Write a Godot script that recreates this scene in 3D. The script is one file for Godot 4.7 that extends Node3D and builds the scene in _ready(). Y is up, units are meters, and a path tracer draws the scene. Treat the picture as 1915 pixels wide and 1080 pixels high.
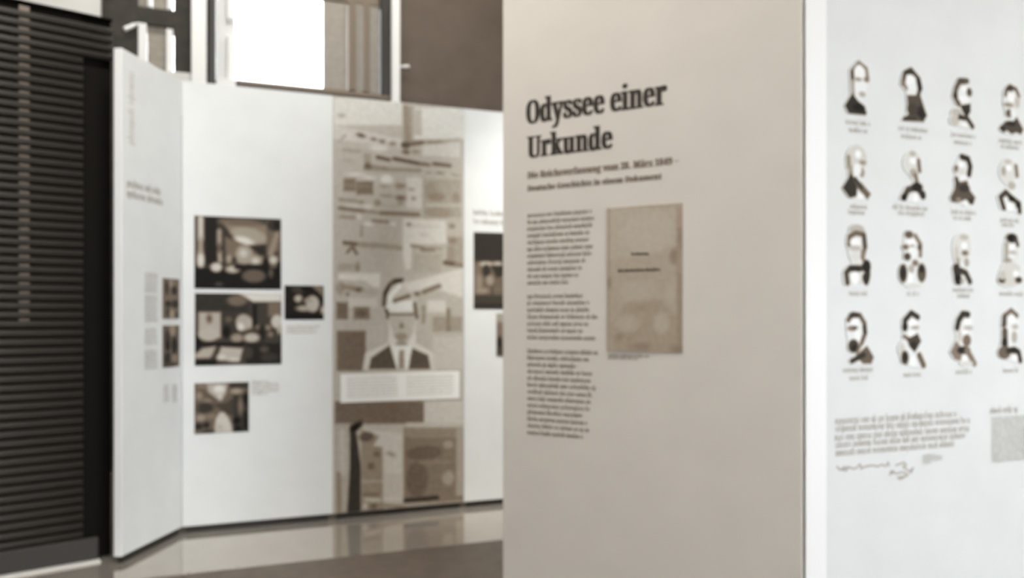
extends Node3D
# An exhibition hall with folding display panels: hall axes are turned by HALL against the camera's view.

const HALL := 0.372461
const EYE := 1.5
const WHITE := Color8(228, 231, 231)
var used := {}
var M := {}


func _ready() -> void:
	# camera: level, 1.5 m above the floor, lens shifted down a little, focused in front of the panels
	var cam := Camera3D.new()
	cam.name = "camera"
	add_child(cam)
	cam.position = Vector3(0, EYE, 0)
	var optics := CameraAttributesPhysical.new()
	optics.frustum_focal_length = 35.0
	optics.exposure_aperture = 4.9
	optics.frustum_focus_distance = 1.0
	optics.frustum_near = 0.1
	optics.frustum_far = 200.0
	cam.attributes = optics
	cam.projection = Camera3D.PROJECTION_FRUSTUM
	cam.near = 0.1
	cam.far = 200.0
	cam.size = 0.1 * 1080.0 / 1500.0
	cam.frustum_offset = Vector2(0, 0.1 * 50.0 / 1500.0)
	cam.current = true
	# sky: bright overcast seen through the windows
	var sky := ProceduralSkyMaterial.new()
	sky.sky_top_color = Color(0.97, 0.985, 1.0)
	sky.sky_horizon_color = Color(0.98, 0.99, 1.0)
	sky.ground_bottom_color = Color(0.55, 0.52, 0.48)
	sky.ground_horizon_color = Color(0.7, 0.68, 0.65)
	sky.sky_energy_multiplier = 1.0
	sky.ground_energy_multiplier = 1.0
	var env := Environment.new()
	env.background_mode = Environment.BG_SKY
	env.sky = Sky.new()
	env.sky.sky_material = sky
	env.tonemap_mode = Environment.TONE_MAPPER_LINEAR
	env.tonemap_exposure = 10.9
	env.sdfgi_enabled = true
	env.ssao_enabled = true
	env.ssil_enabled = true
	var we := WorldEnvironment.new()
	we.name = "world_environment"
	we.environment = env
	add_child(we)

	materials()
	hall()
	windows()
	lamps()
	cabin()
	panels()
	hang_pictures()
	portraits()


# ---------------------------------------------------------------- helpers

func numbered(called: String) -> String:
	if not used.has(called):
		used[called] = 0
		return called
	used[called] += 1
	return "%s_%03d" % [called, used[called]]


func tag(o: Node, label: String, category: String, group := "") -> void:
	o.set_meta("label", label)
	o.set_meta("category", category)
	if group != "":
		o.set_meta("group", group)


func thing(called: String, label: String, category: String, at: Vector3, turn := 0.0, group := "") -> Node3D:
	var o := Node3D.new()
	o.name = numbered(called)
	add_child(o)
	o.position = at
	o.rotation.y = turn
	tag(o, label, category, group)
	return o


func structure(called: String, at := Vector3.ZERO, turn := 0.0) -> Node3D:
	var o := Node3D.new()
	o.name = numbered(called)
	add_child(o)
	o.position = at
	o.rotation.y = turn
	o.set_meta("kind", "structure")
	return o


func obj(called: String, mesh: Mesh, m: Material, parent: Node, at := Vector3.ZERO) -> MeshInstance3D:
	var o := MeshInstance3D.new()
	o.name = called if parent != self else numbered(called)
	o.mesh = mesh
	o.material_override = m
	parent.add_child(o, true)
	o.position = at
	return o


func from_hall(s: float, h: float, t: float) -> Vector3:
	return Basis(Vector3.UP, HALL) * Vector3(s, h, -t)


func mat(c: Color, rough := 0.6, metal := 0.0) -> StandardMaterial3D:
	var m := StandardMaterial3D.new()
	m.albedo_color = c
	m.roughness = rough
	m.metallic = metal
	return m


func grain(m: StandardMaterial3D, low: float, high: float, freq: float, scale: Vector3, seed_ := 1) -> StandardMaterial3D:
	var n := FastNoiseLite.new()
	n.seed = seed_
	n.frequency = freq
	n.fractal_octaves = 4
	var g := Gradient.new()
	g.set_color(0, Color(low, low, low))
	g.set_color(1, Color(high, high, high))
	var t := NoiseTexture2D.new()
	t.width = 256
	t.height = 256
	t.seamless = true
	t.noise = n
	t.color_ramp = g
	m.albedo_texture = t
	m.uv1_triplanar = true
	m.uv1_world_triplanar = true
	m.uv1_scale = scale
	return m


func tri(st: SurfaceTool, a: Vector3, b: Vector3, c: Vector3, out: Vector3) -> void:
	if (b - a).cross(c - a).dot(out) > 0.0:
		var k := b
		b = c
		c = k
	for p in [a, b, c]:
		st.add_vertex(p)


func quad(st: SurfaceTool, a: Vector3, b: Vector3, c: Vector3, d: Vector3, out: Vector3) -> void:
	tri(st, a, b, c, out)
	tri(st, a, c, d, out)


# a box between two corners with chamfered edges
func bevel_box(st: SurfaceTool, lo: Vector3, hi: Vector3, b := 0.004) -> void:
	var mid := (lo + hi) / 2.0
	var r := (hi - lo) / 2.0
	var k := minf(b, minf(r.x, minf(r.y, r.z)) * 0.45)
	var at := func(sx: float, sy: float, sz: float, axis: int) -> Vector3:
		var v := Vector3(sx * (r.x - k), sy * (r.y - k), sz * (r.z - k))
		v[axis] = [sx, sy, sz][axis] * r[axis]
		return mid + v
	for axis in 3:
		var u := (axis + 1) % 3
		var w := (axis + 2) % 3
		for s in [-1.0, 1.0]:
			var c := []
			for q in [[-1.0, -1.0], [1.0, -1.0], [1.0, 1.0], [-1.0, 1.0]]:
				var e := [0.0, 0.0, 0.0]
				e[axis] = s
				e[u] = q[0]
				e[w] = q[1]
				c.append(at.call(e[0], e[1], e[2], axis))
			var out := Vector3.ZERO
			out[axis] = s
			quad(st, c[0], c[1], c[2], c[3], out)
		for p in [-1.0, 1.0]:
			for q in [-1.0, 1.0]:
				var c := []
				for s in [-1.0, 1.0]:
					var e := [0.0, 0.0, 0.0]
					e[axis] = s
					e[u] = p
					e[w] = q
					var pair := [at.call(e[0], e[1], e[2], u), at.call(e[0], e[1], e[2], w)]
					if s > 0.0:
						pair.reverse()
					c.append_array(pair)
				var out := Vector3.ZERO
				out[u] = p
				out[w] = q
				quad(st, c[0], c[1], c[2], c[3], out)
	for x in [-1.0, 1.0]:
		for y in [-1.0, 1.0]:
			for z in [-1.0, 1.0]:
				tri(st, at.call(x, y, z, 0), at.call(x, y, z, 1), at.call(x, y, z, 2), Vector3(x, y, z))


func start() -> SurfaceTool:
	var st := SurfaceTool.new()
	st.begin(Mesh.PRIMITIVE_TRIANGLES)
	st.set_smooth_group(-1)
	return st


func done(st: SurfaceTool) -> ArrayMesh:
	st.generate_normals()
	return st.commit()


func box(lo: Vector3, hi: Vector3, b := 0.004) -> ArrayMesh:
	var st := start()
	bevel_box(st, lo, hi, b)
	return done(st)


# several boxes joined into one piece; rows of lo and hi corners
func boxes(rows: Array, b := 0.004) -> ArrayMesh:
	var st := start()
	for r in rows:
		bevel_box(st, r[0], r[1], b)
	return done(st)


# a flat board in the xy plane whose front, at z = depth, shows a picture; the outline is given in metres, the picture spans lo..hi
func cut_board(outline: PackedVector2Array, depth: float, lo: Vector2, hi: Vector2) -> ArrayMesh:
	var st := SurfaceTool.new()
	st.begin(Mesh.PRIMITIVE_TRIANGLES)
	var idx := Geometry2D.triangulate_polygon(outline)
	var uv := func(p: Vector2) -> Vector2:
		return Vector2((p.x - lo.x) / (hi.x - lo.x), (hi.y - p.y) / (hi.y - lo.y))
	for face in [depth, 0.0]:
		for i in range(0, idx.size(), 3):
			var a := outline[idx[i]]
			var b := outline[idx[i + 1]]
			var c := outline[idx[i + 2]]
			if ((b - a).cross(c - a) > 0.0) == (face > 0.0):
				var k := b
				b = c
				c = k
			for p in [a, b, c]:
				st.set_normal(Vector3(0, 0, 1.0 if face > 0.0 else -1.0))
				st.set_uv(uv.call(p))
				st.add_vertex(Vector3(p.x, p.y, face))
	var clock := Geometry2D.is_polygon_clockwise(outline)
	for i in outline.size():
		var a := outline[i]
		var b := outline[(i + 1) % outline.size()]
		var out := Vector2(b.y - a.y, a.x - b.x).normalized()
		if clock:
			out = -out
		var q := [Vector3(a.x, a.y, 0), Vector3(b.x, b.y, 0), Vector3(b.x, b.y, depth), Vector3(a.x, a.y, depth)]
		var order := [0, 1, 2, 0, 2, 3]
		var out3 := Vector3(out.x, out.y, 0)
		if (q[1] - q[0]).cross(q[2] - q[0]).dot(out3) > 0.0:
			order = [0, 2, 1, 0, 3, 2]
		for k in order:
			st.set_normal(out3)
			st.set_uv(uv.call(a if k in [0, 3] else b))
			st.add_vertex(q[k])
	return st.commit()


func board(w: float, h: float, depth: float) -> ArrayMesh:
	var o := PackedVector2Array([Vector2(0, 0), Vector2(w, 0), Vector2(w, h), Vector2(0, h)])
	return cut_board(o, depth, Vector2.ZERO, Vector2(w, h))


# a round bar from a to b
func rod(st: SurfaceTool, a: Vector3, b: Vector3, ra: float, rb: float, n := 12) -> void:
	var ax := (b - a).normalized()
	var u := ax.cross(Vector3(0.3, 0.9, 0.2)).normalized()
	var v := ax.cross(u)
	for i in n:
		var p := TAU * i / n
		var q := TAU * (i + 1) / n
		var o := u * cos(p) + v * sin(p)
		var k := u * cos(q) + v * sin(q)
		quad(st, a + o * ra, a + k * ra, b + k * rb, b + o * rb, o + k)
		tri(st, a, a + o * ra, a + k * ra, -ax)
		tri(st, b, b + o * rb, b + k * rb, ax)


# ---------------------------------------------------------------- printed pictures

const TONES := [0, 28, 56, 99, 130, 158, 191, 211, 231, 250, 256]
const INKS := [[12, 12, 11], [30, 28, 26], [59, 55, 50], [111, 98, 86], [143, 130, 114], [165, 158, 146], [196, 192, 184], [213, 211, 205], [228, 231, 231], [248, 250, 248], [255, 255, 255]]


# warm black-and-white print ink of a grey tone 0..255
func ink(g: float) -> Color:
	var i := 0
	while i < 9 and g > TONES[i + 1]:
		i += 1
	var f := clampf((g - TONES[i]) / float(TONES[i + 1] - TONES[i]), 0.0, 1.0)
	var a = INKS[i]
	var b = INKS[i + 1]
	return Color(lerpf(a[0], b[0], f) / 255.0, lerpf(a[1], b[1], f) / 255.0, lerpf(a[2], b[2], f) / 255.0)


# E: x y rx ry turn tone; L: width tone x y ..; P: tone x y ..
func paint(w: int, h: int, base: float, ops: Array, soft: float, mottled := 0.0, gain := 1.0, seed_ := 5) -> ImageTexture:
	var g := PackedFloat32Array()
	g.resize(w * h)
	g.fill(base)
	for op in ops:
		var pts := PackedVector2Array()
		var reach := soft + 1.0
		var first := 3
		if op[0] == "E":
			pts.append(Vector2(op[1], op[2]))
			reach += maxf(op[3], op[4])
		else:
			if op[0] == "P":
				first = 2
			else:
				reach += op[1] * 0.5
			for i in range(first, op.size(), 2):
				pts.append(Vector2(op[i], op[i + 1]))
		var lo := pts[0]
		var hi := pts[0]
		for p in pts:
			lo = lo.min(p)
			hi = hi.max(p)
		var x0 := maxi(0, int(lo.x - reach))
		var x1 := mini(w - 1, int(hi.x + reach) + 1)
		var y0 := maxi(0, int(lo.y - reach))
		var y1 := mini(h - 1, int(hi.y + reach) + 1)
		var tone: float = op[6] if op[0] == "E" else (op[2] if op[0] == "L" else op[1])
		var n := pts.size()
		for y in range(y0, y1 + 1):
			for x in range(x0, x1 + 1):
				var p := Vector2(x + 0.5, y + 0.5)
				var d := 0.0
				if op[0] == "E":
					var q: Vector2 = (p - pts[0]).rotated(-op[5])
					var k: float = sqrt(q.x * q.x / (op[3] * op[3]) + q.y * q.y / (op[4] * op[4]))
					d = (k - 1.0) * minf(op[3], op[4])
				elif op[0] == "L":
					d = 1e9
					for i in n - 1:
						d = minf(d, p.distance_squared_to(Geometry2D.get_closest_point_to_segment(p, pts[i], pts[i + 1])))
					d = sqrt(d) - op[1] * 0.5
				else:
					d = 1e9
					for i in n:
						d = minf(d, p.distance_squared_to(Geometry2D.get_closest_point_to_segment(p, pts[i], pts[(i + 1) % n])))
					d = sqrt(d)
					if Geometry2D.is_point_in_polygon(p, pts):
						d = -d
				if d < soft:
					var f := clampf(0.5 - d / (2.0 * soft), 0.0, 1.0)
					f = f * f * (3.0 - 2.0 * f)
					g[y * w + x] = lerpf(g[y * w + x], tone, f)
	var noise := FastNoiseLite.new()
	noise.seed = seed_
	noise.frequency = 0.06
	var table := PackedColorArray()
	for i in 257:
		var c := ink(i).srgb_to_linear()
		c = Color(minf(c.r * gain, 0.9), minf(c.g * gain, 0.9), minf(c.b * gain, 0.9)).linear_to_srgb()
		table.append(c)
	var im := Image.create(w, h, false, Image.FORMAT_RGB8)
	for y in h:
		for x in w:
			var t := g[y * w + x]
			if mottled > 0.0:
				t += noise.get_noise_2d(x, y) * mottled
			im.set_pixel(x, y, table[clampi(int(t + 0.5), 0, 256)])
	return ImageTexture.create_from_image(im)


func print_mat(t: Texture2D, rough := 0.6) -> StandardMaterial3D:
	var m := mat(Color.WHITE, rough)
	m.albedo_texture = t
	m.metallic_specular = 0.2
	m.texture_repeat = false
	return m


# ---------------------------------------------------------------- lettering

# lines of print too small to read: rows [left, right, baseline] of letter-like marks grouped into words, x-height xh
func fine_print(called: String, m: Material, parent: Node, rows: Array, xh: float, z: float, seed_: int, upright := false) -> void:
	var rng := RandomNumberGenerator.new()
	rng.seed = seed_
	var st := start()
	for r in rows:
		var x: float = r[0]
		var y: float = r[2]
		var left := rng.randi_range(2, 9)
		while x < r[1]:
			if left == 0:
				x += xh * 0.42
				left = rng.randi_range(2, 10)
				continue
			left -= 1
			var wide := xh * rng.randf_range(0.42, 0.7)
			var stem := xh * 0.2
			var top := y + xh * (1.55 if rng.randf() < 0.22 else 1.0)
			var low := y - (xh * 0.4 if rng.randf() < 0.08 else 0.0)
			var rects := [[x, low, x + stem, top], [x + wide - stem, y, x + wide, y + xh]]
			if rng.randf() < 0.5:
				rects.append([x + stem, y + xh * 0.84, x + wide - stem, y + xh])
			if rng.randf() < 0.5:
				rects.append([x + stem, y, x + wide - stem, y + xh * 0.16])
			for q in rects:
				var c := [Vector3(q[0], q[1], z), Vector3(q[2], q[1], z), Vector3(q[2], q[3], z), Vector3(q[0], q[3], z)]
				if upright:
					for i in 4:
						c[i] = Vector3(r[0] - (c[i].y - y), r[2] + (c[i].x - r[0]), z)
				quad(st, c[0], c[1], c[2], c[3], Vector3.BACK)
			x += wide + xh * 0.16
	obj(called, done(st), m, parent).set_meta("kind", "stuff")


# a line of readable letters filling the rectangle left..right, bottom..top
func lettering(called: String, text: String, m: Material, parent: Node, left: float, right: float, bottom: float, top: float, z: float, bold := true) -> MeshInstance3D:
	var f := SystemFont.new()
	f.font_names = PackedStringArray(["Droid Serif"])
	f.font_weight = 700 if bold else 400
	var t := TextMesh.new()
	t.text = text
	t.font = f
	t.font_size = 64
	t.pixel_size = 0.01
	t.depth = 0.02
	t.curve_step = 1.0
	var b := t.get_aabb()
	var shape: Mesh = t
	if bold:  # a heavier cut of the same letters
		var st := SurfaceTool.new()
		st.begin(Mesh.PRIMITIVE_TRIANGLES)
		for i in t.get_surface_count():
			for dx in [-0.028, -0.01, 0.01, 0.028]:
				st.append_from(t, i, Transform3D(Basis(), Vector3(dx, 0.0, dx * 0.02)))
		shape = st.commit()
	var o := obj(called, shape, m, parent)
	var k := Vector3((right - left) / b.size.x, (top - bottom) / b.size.y, 0.05)
	o.scale = k
	o.position = Vector3(left - b.position.x * k.x, bottom - b.position.y * k.y, z + 0.0006)
	return o


# a thin pen line through points
func pen(called: String, m: Material, parent: Node, strokes: Array, w: float, z: float) -> void:
	var st := start()
	for s in strokes:
		for i in s.size() - 1:
			var a := Vector3(s[i].x, s[i].y, z)
			var b := Vector3(s[i + 1].x, s[i + 1].y, z)
			var n := (b - a).cross(Vector3.BACK).normalized() * w * 0.5
			quad(st, a - n, b - n, b + n, a + n, Vector3.BACK)
	obj(called, done(st), m, parent)


func materials() -> void:
	M.panel = grain(mat(WHITE, 0.55), 0.97, 1.0, 0.02, Vector3(0.6, 0.6, 0.6), 3)
	M.panel.metallic_specular = 0.25
	M.edge = mat(Color8(243, 244, 244), 0.5)
	M.base = mat(Color8(34, 31, 28), 0.6)
	M.ink = mat(Color8(52, 44, 37), 0.7)
	M.ink_soft = mat(Color8(120, 105, 88), 0.7)
	M.ink_grey = mat(Color8(150, 143, 131), 0.7)
	M.ink_mid = mat(Color8(132, 122, 107), 0.7)
	M.ink_faint = mat(Color8(178, 172, 162), 0.7)
	M.ink_paler = mat(Color8(200, 197, 190), 0.7)
	M.dark_wall = grain(mat(Color8(70, 65, 59), 0.8), 0.7, 1.0, 0.03, Vector3(0.7, 0.7, 0.7), 4)
	M.brown_wall = grain(mat(Color8(113, 100, 88), 0.75), 0.88, 1.0, 0.02, Vector3(0.5, 0.5, 0.5), 6)
	M.white_paint = mat(Color8(248, 249, 248), 0.5)
	M.wall = grain(mat(Color8(226, 225, 221), 0.8), 0.95, 1.0, 0.02, Vector3(0.4, 0.4, 0.4), 7)
	M.frame_white = mat(Color8(240, 242, 242), 0.4)
	M.frame_dark = mat(Color8(46, 43, 39), 0.45)
	M.frame_brown = mat(Color8(130, 116, 100), 0.5)
	M.blind = grain(mat(Color8(176, 169, 157), 0.8), 0.85, 1.0, 0.03, Vector3(1.5, 1.5, 1.5), 8)
	M.blind_pale = grain(mat(Color8(174, 168, 158), 0.8), 0.9, 1.0, 0.03, Vector3(1.5, 1.5, 1.5), 9)
	M.slat = mat(Color8(48, 44, 39), 0.5)
	M.glint_strip = mat(Color8(122, 108, 94), 0.6)  # lighter brown standing for highlights on the slats
	M.cabin = mat(Color8(27, 25, 23), 0.8)
	M.cabin.metallic_specular = 0.1
	M.plinth = mat(Color8(50, 46, 42), 0.6)
	M.floor = grain(mat(Color8(112, 99, 87), 0.5), 0.85, 1.0, 0.03, Vector3(0.8, 0.8, 0.8), 10)
	M.polished = grain(mat(Color8(205, 197, 186), 0.07, 0.62), 0.95, 1.0, 0.02, Vector3(0.8, 0.8, 0.8), 11)
	M.strip = mat(Color8(222, 220, 214), 0.3)
	M.greige = grain(mat(Color8(222, 216, 207), 0.55), 0.97, 1.0, 0.02, Vector3(0.6, 0.6, 0.6), 12)
	M.greige.metallic_specular = 0.25
	M.fill_glow = mat(Color8(250, 248, 243), 0.5)  # glowing face of the added fill lamps
	M.fill_glow.emission_enabled = true
	M.fill_glow.emission = Color(1.0, 0.985, 0.96)
	M.fill_glow.emission_energy_multiplier = 0.3
	M.glass = mat(Color(0.95, 0.98, 1.0, 0.06), 0.03)
	M.glass.transparency = BaseMaterial3D.TRANSPARENCY_ALPHA


# ---------------------------------------------------------------- the hall

const BACK := 8.474


func hall_piece(called: String, m: Material, rows: Array) -> MeshInstance3D:
	# rows of [s0, s1, h0, h1, t0, t1] along the hall's axes
	var list := []
	for r in rows:
		list.append([Vector3(r[0], r[2], -r[5]), Vector3(r[1], r[3], -r[4])])
	var o := obj(called, boxes(list, 0.0004 if called == "floor" else 0.003), m, self)
	o.rotation.y = HALL
	o.set_meta("kind", "structure")
	return o


func hall() -> void:
	hall_piece("floor", M.floor, [[-7.0, 8.0, -0.2, 0.004, -6.0, 5.02]])
	hall_piece("floor", M.polished, [[-7.0, 8.0, -0.2, 0.0, 5.021, BACK]])
	hall_piece("ceiling", M.wall, [[-7.3, 8.3, 6.0, 6.25, -6.3, BACK + 0.3]])
	var t := BACK
	hall_piece("wall_back", M.brown_wall, [[0.161, 8.0, 0.0, 3.84, t, t + 0.3], [0.161, 1.912, 5.4, 6.0, t, t + 0.3], [1.912, 8.0, 3.84, 6.0, t, t + 0.3]])
	hall_piece("wall_back", M.dark_wall, [[-7.0, -0.542, 0.0, 6.0, t, t + 0.3], [-0.225, 0.161, 0.0, 6.0, t, t + 0.3], [-0.542, -0.225, 0.0, 3.55, t, t + 0.3], [-0.542, -0.225, 4.31, 4.47, t, t + 0.3], [-0.542, -0.225, 5.3, 6.0, t, t + 0.3]])
	hall_piece("wall_left", M.wall, [[-7.3, -7.0, -0.2, 6.0, -6.3, t + 0.3]])
	hall_piece("wall_right", M.wall, [[8.0, 8.3, -0.2, 6.0, -6.3, t + 0.3]])
	hall_piece("wall_front", M.wall, [[-7.0, 8.0, -0.2, 1.4, -6.3, -6.0], [-7.0, 8.0, 5.85, 6.0, -6.3, -6.0], [-7.0, 1.8, 1.4, 5.85, -6.3, -6.0], [7.8, 8.0, 1.4, 5.85, -6.3, -6.0]])
	# the white pier, pillar, post and ledge in front of the back wall
	hall_piece("trim_1", M.wall, [[-1.75, -0.854, 0.0, 6.0, t - 0.12, t - 0.002]])
	hall_piece("trim_2", M.white_paint, [[-0.066, 0.072, 0.0, 6.0, t - 0.1, t - 0.002]])
	hall_piece("trim_3", M.white_paint, [[1.915, 2.0, 0.0, 6.0, t - 0.08, t - 0.002]])
	hall_piece("trim_4", M.wall, [[-0.30, -0.07, 3.45, 3.86, t - 0.06, t - 0.002]])


func windows() -> void:
	var t := BACK
	# the wide window over the photograph panel
	var w := structure("window_1", from_hall(0.161, 3.84, t), HALL)
	var add := func(called: String, m: Material, s0: float, s1: float, h0: float, h1: float, near: float, far: float) -> MeshInstance3D:
		return obj(called, box(Vector3(s0 - 0.161, h0 - 3.84, -far), Vector3(s1 - 0.161, h1 - 3.84, -near), 0.006), m, w)
	add.call("frame_post", M.frame_dark, 0.088, 0.152, 3.72, 5.4, -0.07, -0.004)
	add.call("frame_post", M.frame_white, 0.165, 0.345, 3.85, 5.39, 0.06, 0.16)
	add.call("handle_rail", M.white_paint, 0.262, 0.318, 3.86, 4.30, 0.02, 0.058)
	add.call("handle_rail", M.white_paint, 0.262, 0.318, 4.46, 5.2, 0.02, 0.058)
	add.call("pane", M.glass, 0.347, 1.206, 3.87, 5.39, 0.10, 0.106)
	add.call("bottom_rail", M.frame_brown, 0.347, 1.805, 3.842, 3.871, 0.02, 0.13)
	add.call("sill", M.frame_white, 0.156, 0.345, 3.70, 3.848, -0.04, -0.002)
	add.call("sill", M.frame_brown, 0.36, 1.90, 3.80, 3.838, -0.05, -0.002)
	add.call("blind", M.blind_pale, 1.208, 1.462, 3.87, 4.80, 0.05, 0.065)
	add.call("lintel", M.frame_brown, 1.15, 1.81, 4.80, 5.39, 0.03, 0.12)
	add.call("frame_post", M.frame_brown, 1.466, 1.54, 3.87, 4.798, 0.0, 0.09)
	add.call("blind", M.blind_pale, 1.542, 1.62, 3.87, 4.798, 0.04, 0.05)
	add.call("frame_post", M.frame_brown, 1.622, 1.685, 3.87, 4.798, 0.0, 0.09)
	add.call("blind", M.blind_pale, 1.687, 1.805, 3.87, 4.798, 0.04, 0.05)
	add.call("frame_post", M.frame_dark, 1.808, 1.905, 3.842, 5.39, -0.03, 0.09)
	# the narrow window in the dark wall, in two lights
	w = structure("window_2", from_hall(-0.542, 3.55, t), HALL)
	var add2 := func(called: String, m: Material, s0: float, s1: float, h0: float, h1: float, near: float, far: float) -> MeshInstance3D:
		return obj(called, box(Vector3(s0 + 0.542, h0 - 3.55, -far), Vector3(s1 + 0.542, h1 - 3.55, -near), 0.005), m, w)
	add2.call("frame_post", M.frame_white, -0.54, -0.465, 3.552, 4.306, -0.02, 0.08)
	add2.call("frame_post", M.white_paint, -0.292, -0.232, 3.552, 4.28, -0.02, 0.08)
	add2.call("blind", M.blind, -0.463, -0.294, 3.552, 4.306, 0.05, 0.065)
	add2.call("frame_post", M.frame_white, -0.46, -0.42, 4.475, 5.295, 0.0, 0.08)
	add2.call("frame_post", M.white_paint, -0.285, -0.235, 4.475, 5.295, 0.0, 0.08)
	add2.call("blind", M.blind, -0.54, -0.462, 4.475, 5.295, 0.05, 0.065)
	add2.call("blind", M.blind, -0.418, -0.287, 4.475, 5.295, 0.05, 0.065)
	# two small lamps clamped to the window posts
	lamp("small white spotlight tilted on the left post of the narrow grey window", from_hall(-0.535, 4.30, t - 0.02), Vector3(-0.12, -0.085, 0.03), 0.022)
	lamp("small white spotlight sticking out of the white post against the brown wall", from_hall(2.0, 4.16, t - 0.05), Vector3(0.10, 0.008, 0.02), 0.018)


func lamp(label: String, at: Vector3, reach: Vector3, r: float) -> void:
	var o := thing("spotlight", label, "lamp", at, HALL, "small spotlights on the window posts")
	var st := start()
	rod(st, reach * 0.25, reach, r * 0.85, r, 14)
	obj("lamp_head", done(st), M.white_paint, o)
	st = start()
	rod(st, Vector3.ZERO, reach * 0.25, r * 0.4, r * 0.4, 10)
	obj("bracket", done(st), M.frame_white, o)


# unseen fill lamps, added over the display panels and before the back wall
func lamps() -> void:
	var rows := [[-0.8, 2.9, 0.85, "added ceiling fill lamp in front of the white photograph panel"], [0.5, 3.3, 0.95, "added ceiling fill lamp beside the left edge of the grey headline panel"],
		[-1.2, 7.5, 0.22, "added ceiling fill lamp behind the narrow folded panel, near the narrow grey window"], [0.6, 7.5, 0.22, "added ceiling fill lamp in front of the wide bright window"], [2.4, 7.5, 0.16, "added ceiling fill lamp in front of the brown back wall"]]
	for i in rows.size():
		var r = rows[i]
		var o := thing("fill_lamp", r[3], "lamp", from_hall(r[0], 5.9, r[1]), HALL, "added ceiling fill lamps out of view")
		obj("housing", box(Vector3(-0.62, -0.06, -0.12), Vector3(0.62, 0.0, 0.12), 0.006), M.frame_white, o)
		obj("diffuser", box(Vector3(-0.6, -0.075, -0.1), Vector3(0.6, -0.0605, 0.1), 0.004), M.fill_glow, o)
		for x in [-0.5, 0.5]:
			var st := start()
			rod(st, Vector3(x, 0.0, 0.0), Vector3(x, 0.1, 0.0), 0.012, 0.012, 8)
			obj("hanger", done(st), M.frame_white, o)
		var l := AreaLight3D.new()
		l.name = "fill_light"
		o.add_child(l, true)
		l.position = Vector3(0, -0.085, 0)
		l.rotation.x = -PI / 2.0
		l.area_size = Vector2(1.2, 0.2)
		l.light_color = Color(1.0, 0.985, 0.96)
		l.light_energy = r[2]
		l.area_range = 20.0
		l.area_attenuation = 2.0
		l.shadow_enabled = true
	# unseen spotlight added to brighten the white panel half hidden by the headline panel
	var at := from_hall(2.7, 5.75, 3.5)
	var aim := from_hall(2.55, 1.4, 5.97)
	var s := thing("spotlight", "added unseen spotlight brightening the white panel behind the grey headline panel", "lamp", at)
	var d := (aim - at).normalized()
	var st := start()
	rod(st, -d * 0.16, Vector3.ZERO, 0.045, 0.055, 16)
	obj("lamp_head", done(st), M.frame_white, s)
	st = start()
	rod(st, -d * 0.08, Vector3(0, 0.25, 0), 0.012, 0.012, 8)
	obj("hanger", done(st), M.frame_white, s)
	st = start()
	rod(st, d * 0.001, d * 0.004, 0.045, 0.045, 16)
	obj("lens", done(st), M.fill_glow, s)
	var l := SpotLight3D.new()
	l.name = "fill_spot"
	s.add_child(l, true)
	l.position = d * 0.03
	l.basis = Basis.looking_at(d, Vector3.UP)
	l.spot_angle = 17.0
	l.spot_angle_attenuation = 1.0
	l.spot_range = 20.0
	l.spot_attenuation = 2.0
	l.light_size = 0.04
	l.light_color = Color(1.0, 0.99, 0.97)
	l.light_energy = 2.6
	l.shadow_enabled = true


# the dark slatted cabin at the left edge
func cabin() -> void:
	var a := 0.66959
	var o := thing("slatted_cabin", "dark brown cabin clad in horizontal slats at the left edge", "cabin", Vector3(-2.9492, 0, -4.6201), a)
	# local x runs along the front towards the white panel; the front plane is z = 0
	var right := 0.595
	var mid := 0.431
	var left := -1.0
	obj("body", box(Vector3(left, 0.0, -1.0), Vector3(mid, 3.33, -0.03), 0.004), M.cabin, o)
	obj("recess_panel", box(Vector3(mid + 0.002, 0.0, -1.0), Vector3(right, 3.33, -0.055), 0.004), M.cabin, o)
	obj("plinth", box(Vector3(left, 0.0, -0.028), Vector3(0.513, 0.14, 0.012), 0.006), M.plinth, o)
	obj("cap", box(Vector3(left, 3.332, -1.0), Vector3(right, 3.345, 0.0), 0.003), M.cabin, o)
	obj("glint_strip", box(Vector3(0.095, 1.45, -0.0295), Vector3(0.15, 3.32, -0.018), 0.002), M.glint_strip, o)  # added strip: the column of highlights on the slats put into brown colour
	var long := slat(left, mid)
	var longer := slat(left, right)
	var n := 59
	for i in n:
		var y := 0.165 + i * 0.0535
		obj("slat", longer if y > 3.10 else long, M.slat, o, Vector3(0, y, 0))
	# pale strip where the cabin meets the floor
	var s := obj("trim_5", box(Vector3(left, 0.0, 0.02), Vector3(0.513, 0.012, 0.075), 0.003), M.strip, self, o.position)
	s.rotation.y = a
	s.set_meta("kind", "structure")


func slat(x0: float, x1: float) -> ArrayMesh:
	var st := SurfaceTool.new()
	st.begin(Mesh.PRIMITIVE_TRIANGLES)
	st.set_smooth_group(0)
	var n := 8
	var p := []
	for i in n + 1:
		var t := PI * i / n
		p.append(Vector2(-cos(t) * 0.0215, sin(t) * 0.018 - 0.021))
	for i in n:
		var q: Vector2 = p[i]
		var k: Vector2 = p[i + 1]
		quad(st, Vector3(x0, q.x, q.y), Vector3(x1, q.x, q.y), Vector3(x1, k.x, k.y), Vector3(x0, k.x, k.y), Vector3(0, q.x + k.x, q.y + k.y + 0.042))
		for x in [x0, x1]:
			tri(st, Vector3(x, 0, -0.021), Vector3(x, q.x, q.y), Vector3(x, k.x, k.y), Vector3(-1.0 if x == x0 else 1.0, 0, 0))
	return done(st)


# ---------------------------------------------------------------- the display panels

const LOW := 0.045
const TOP := 3.118


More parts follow.
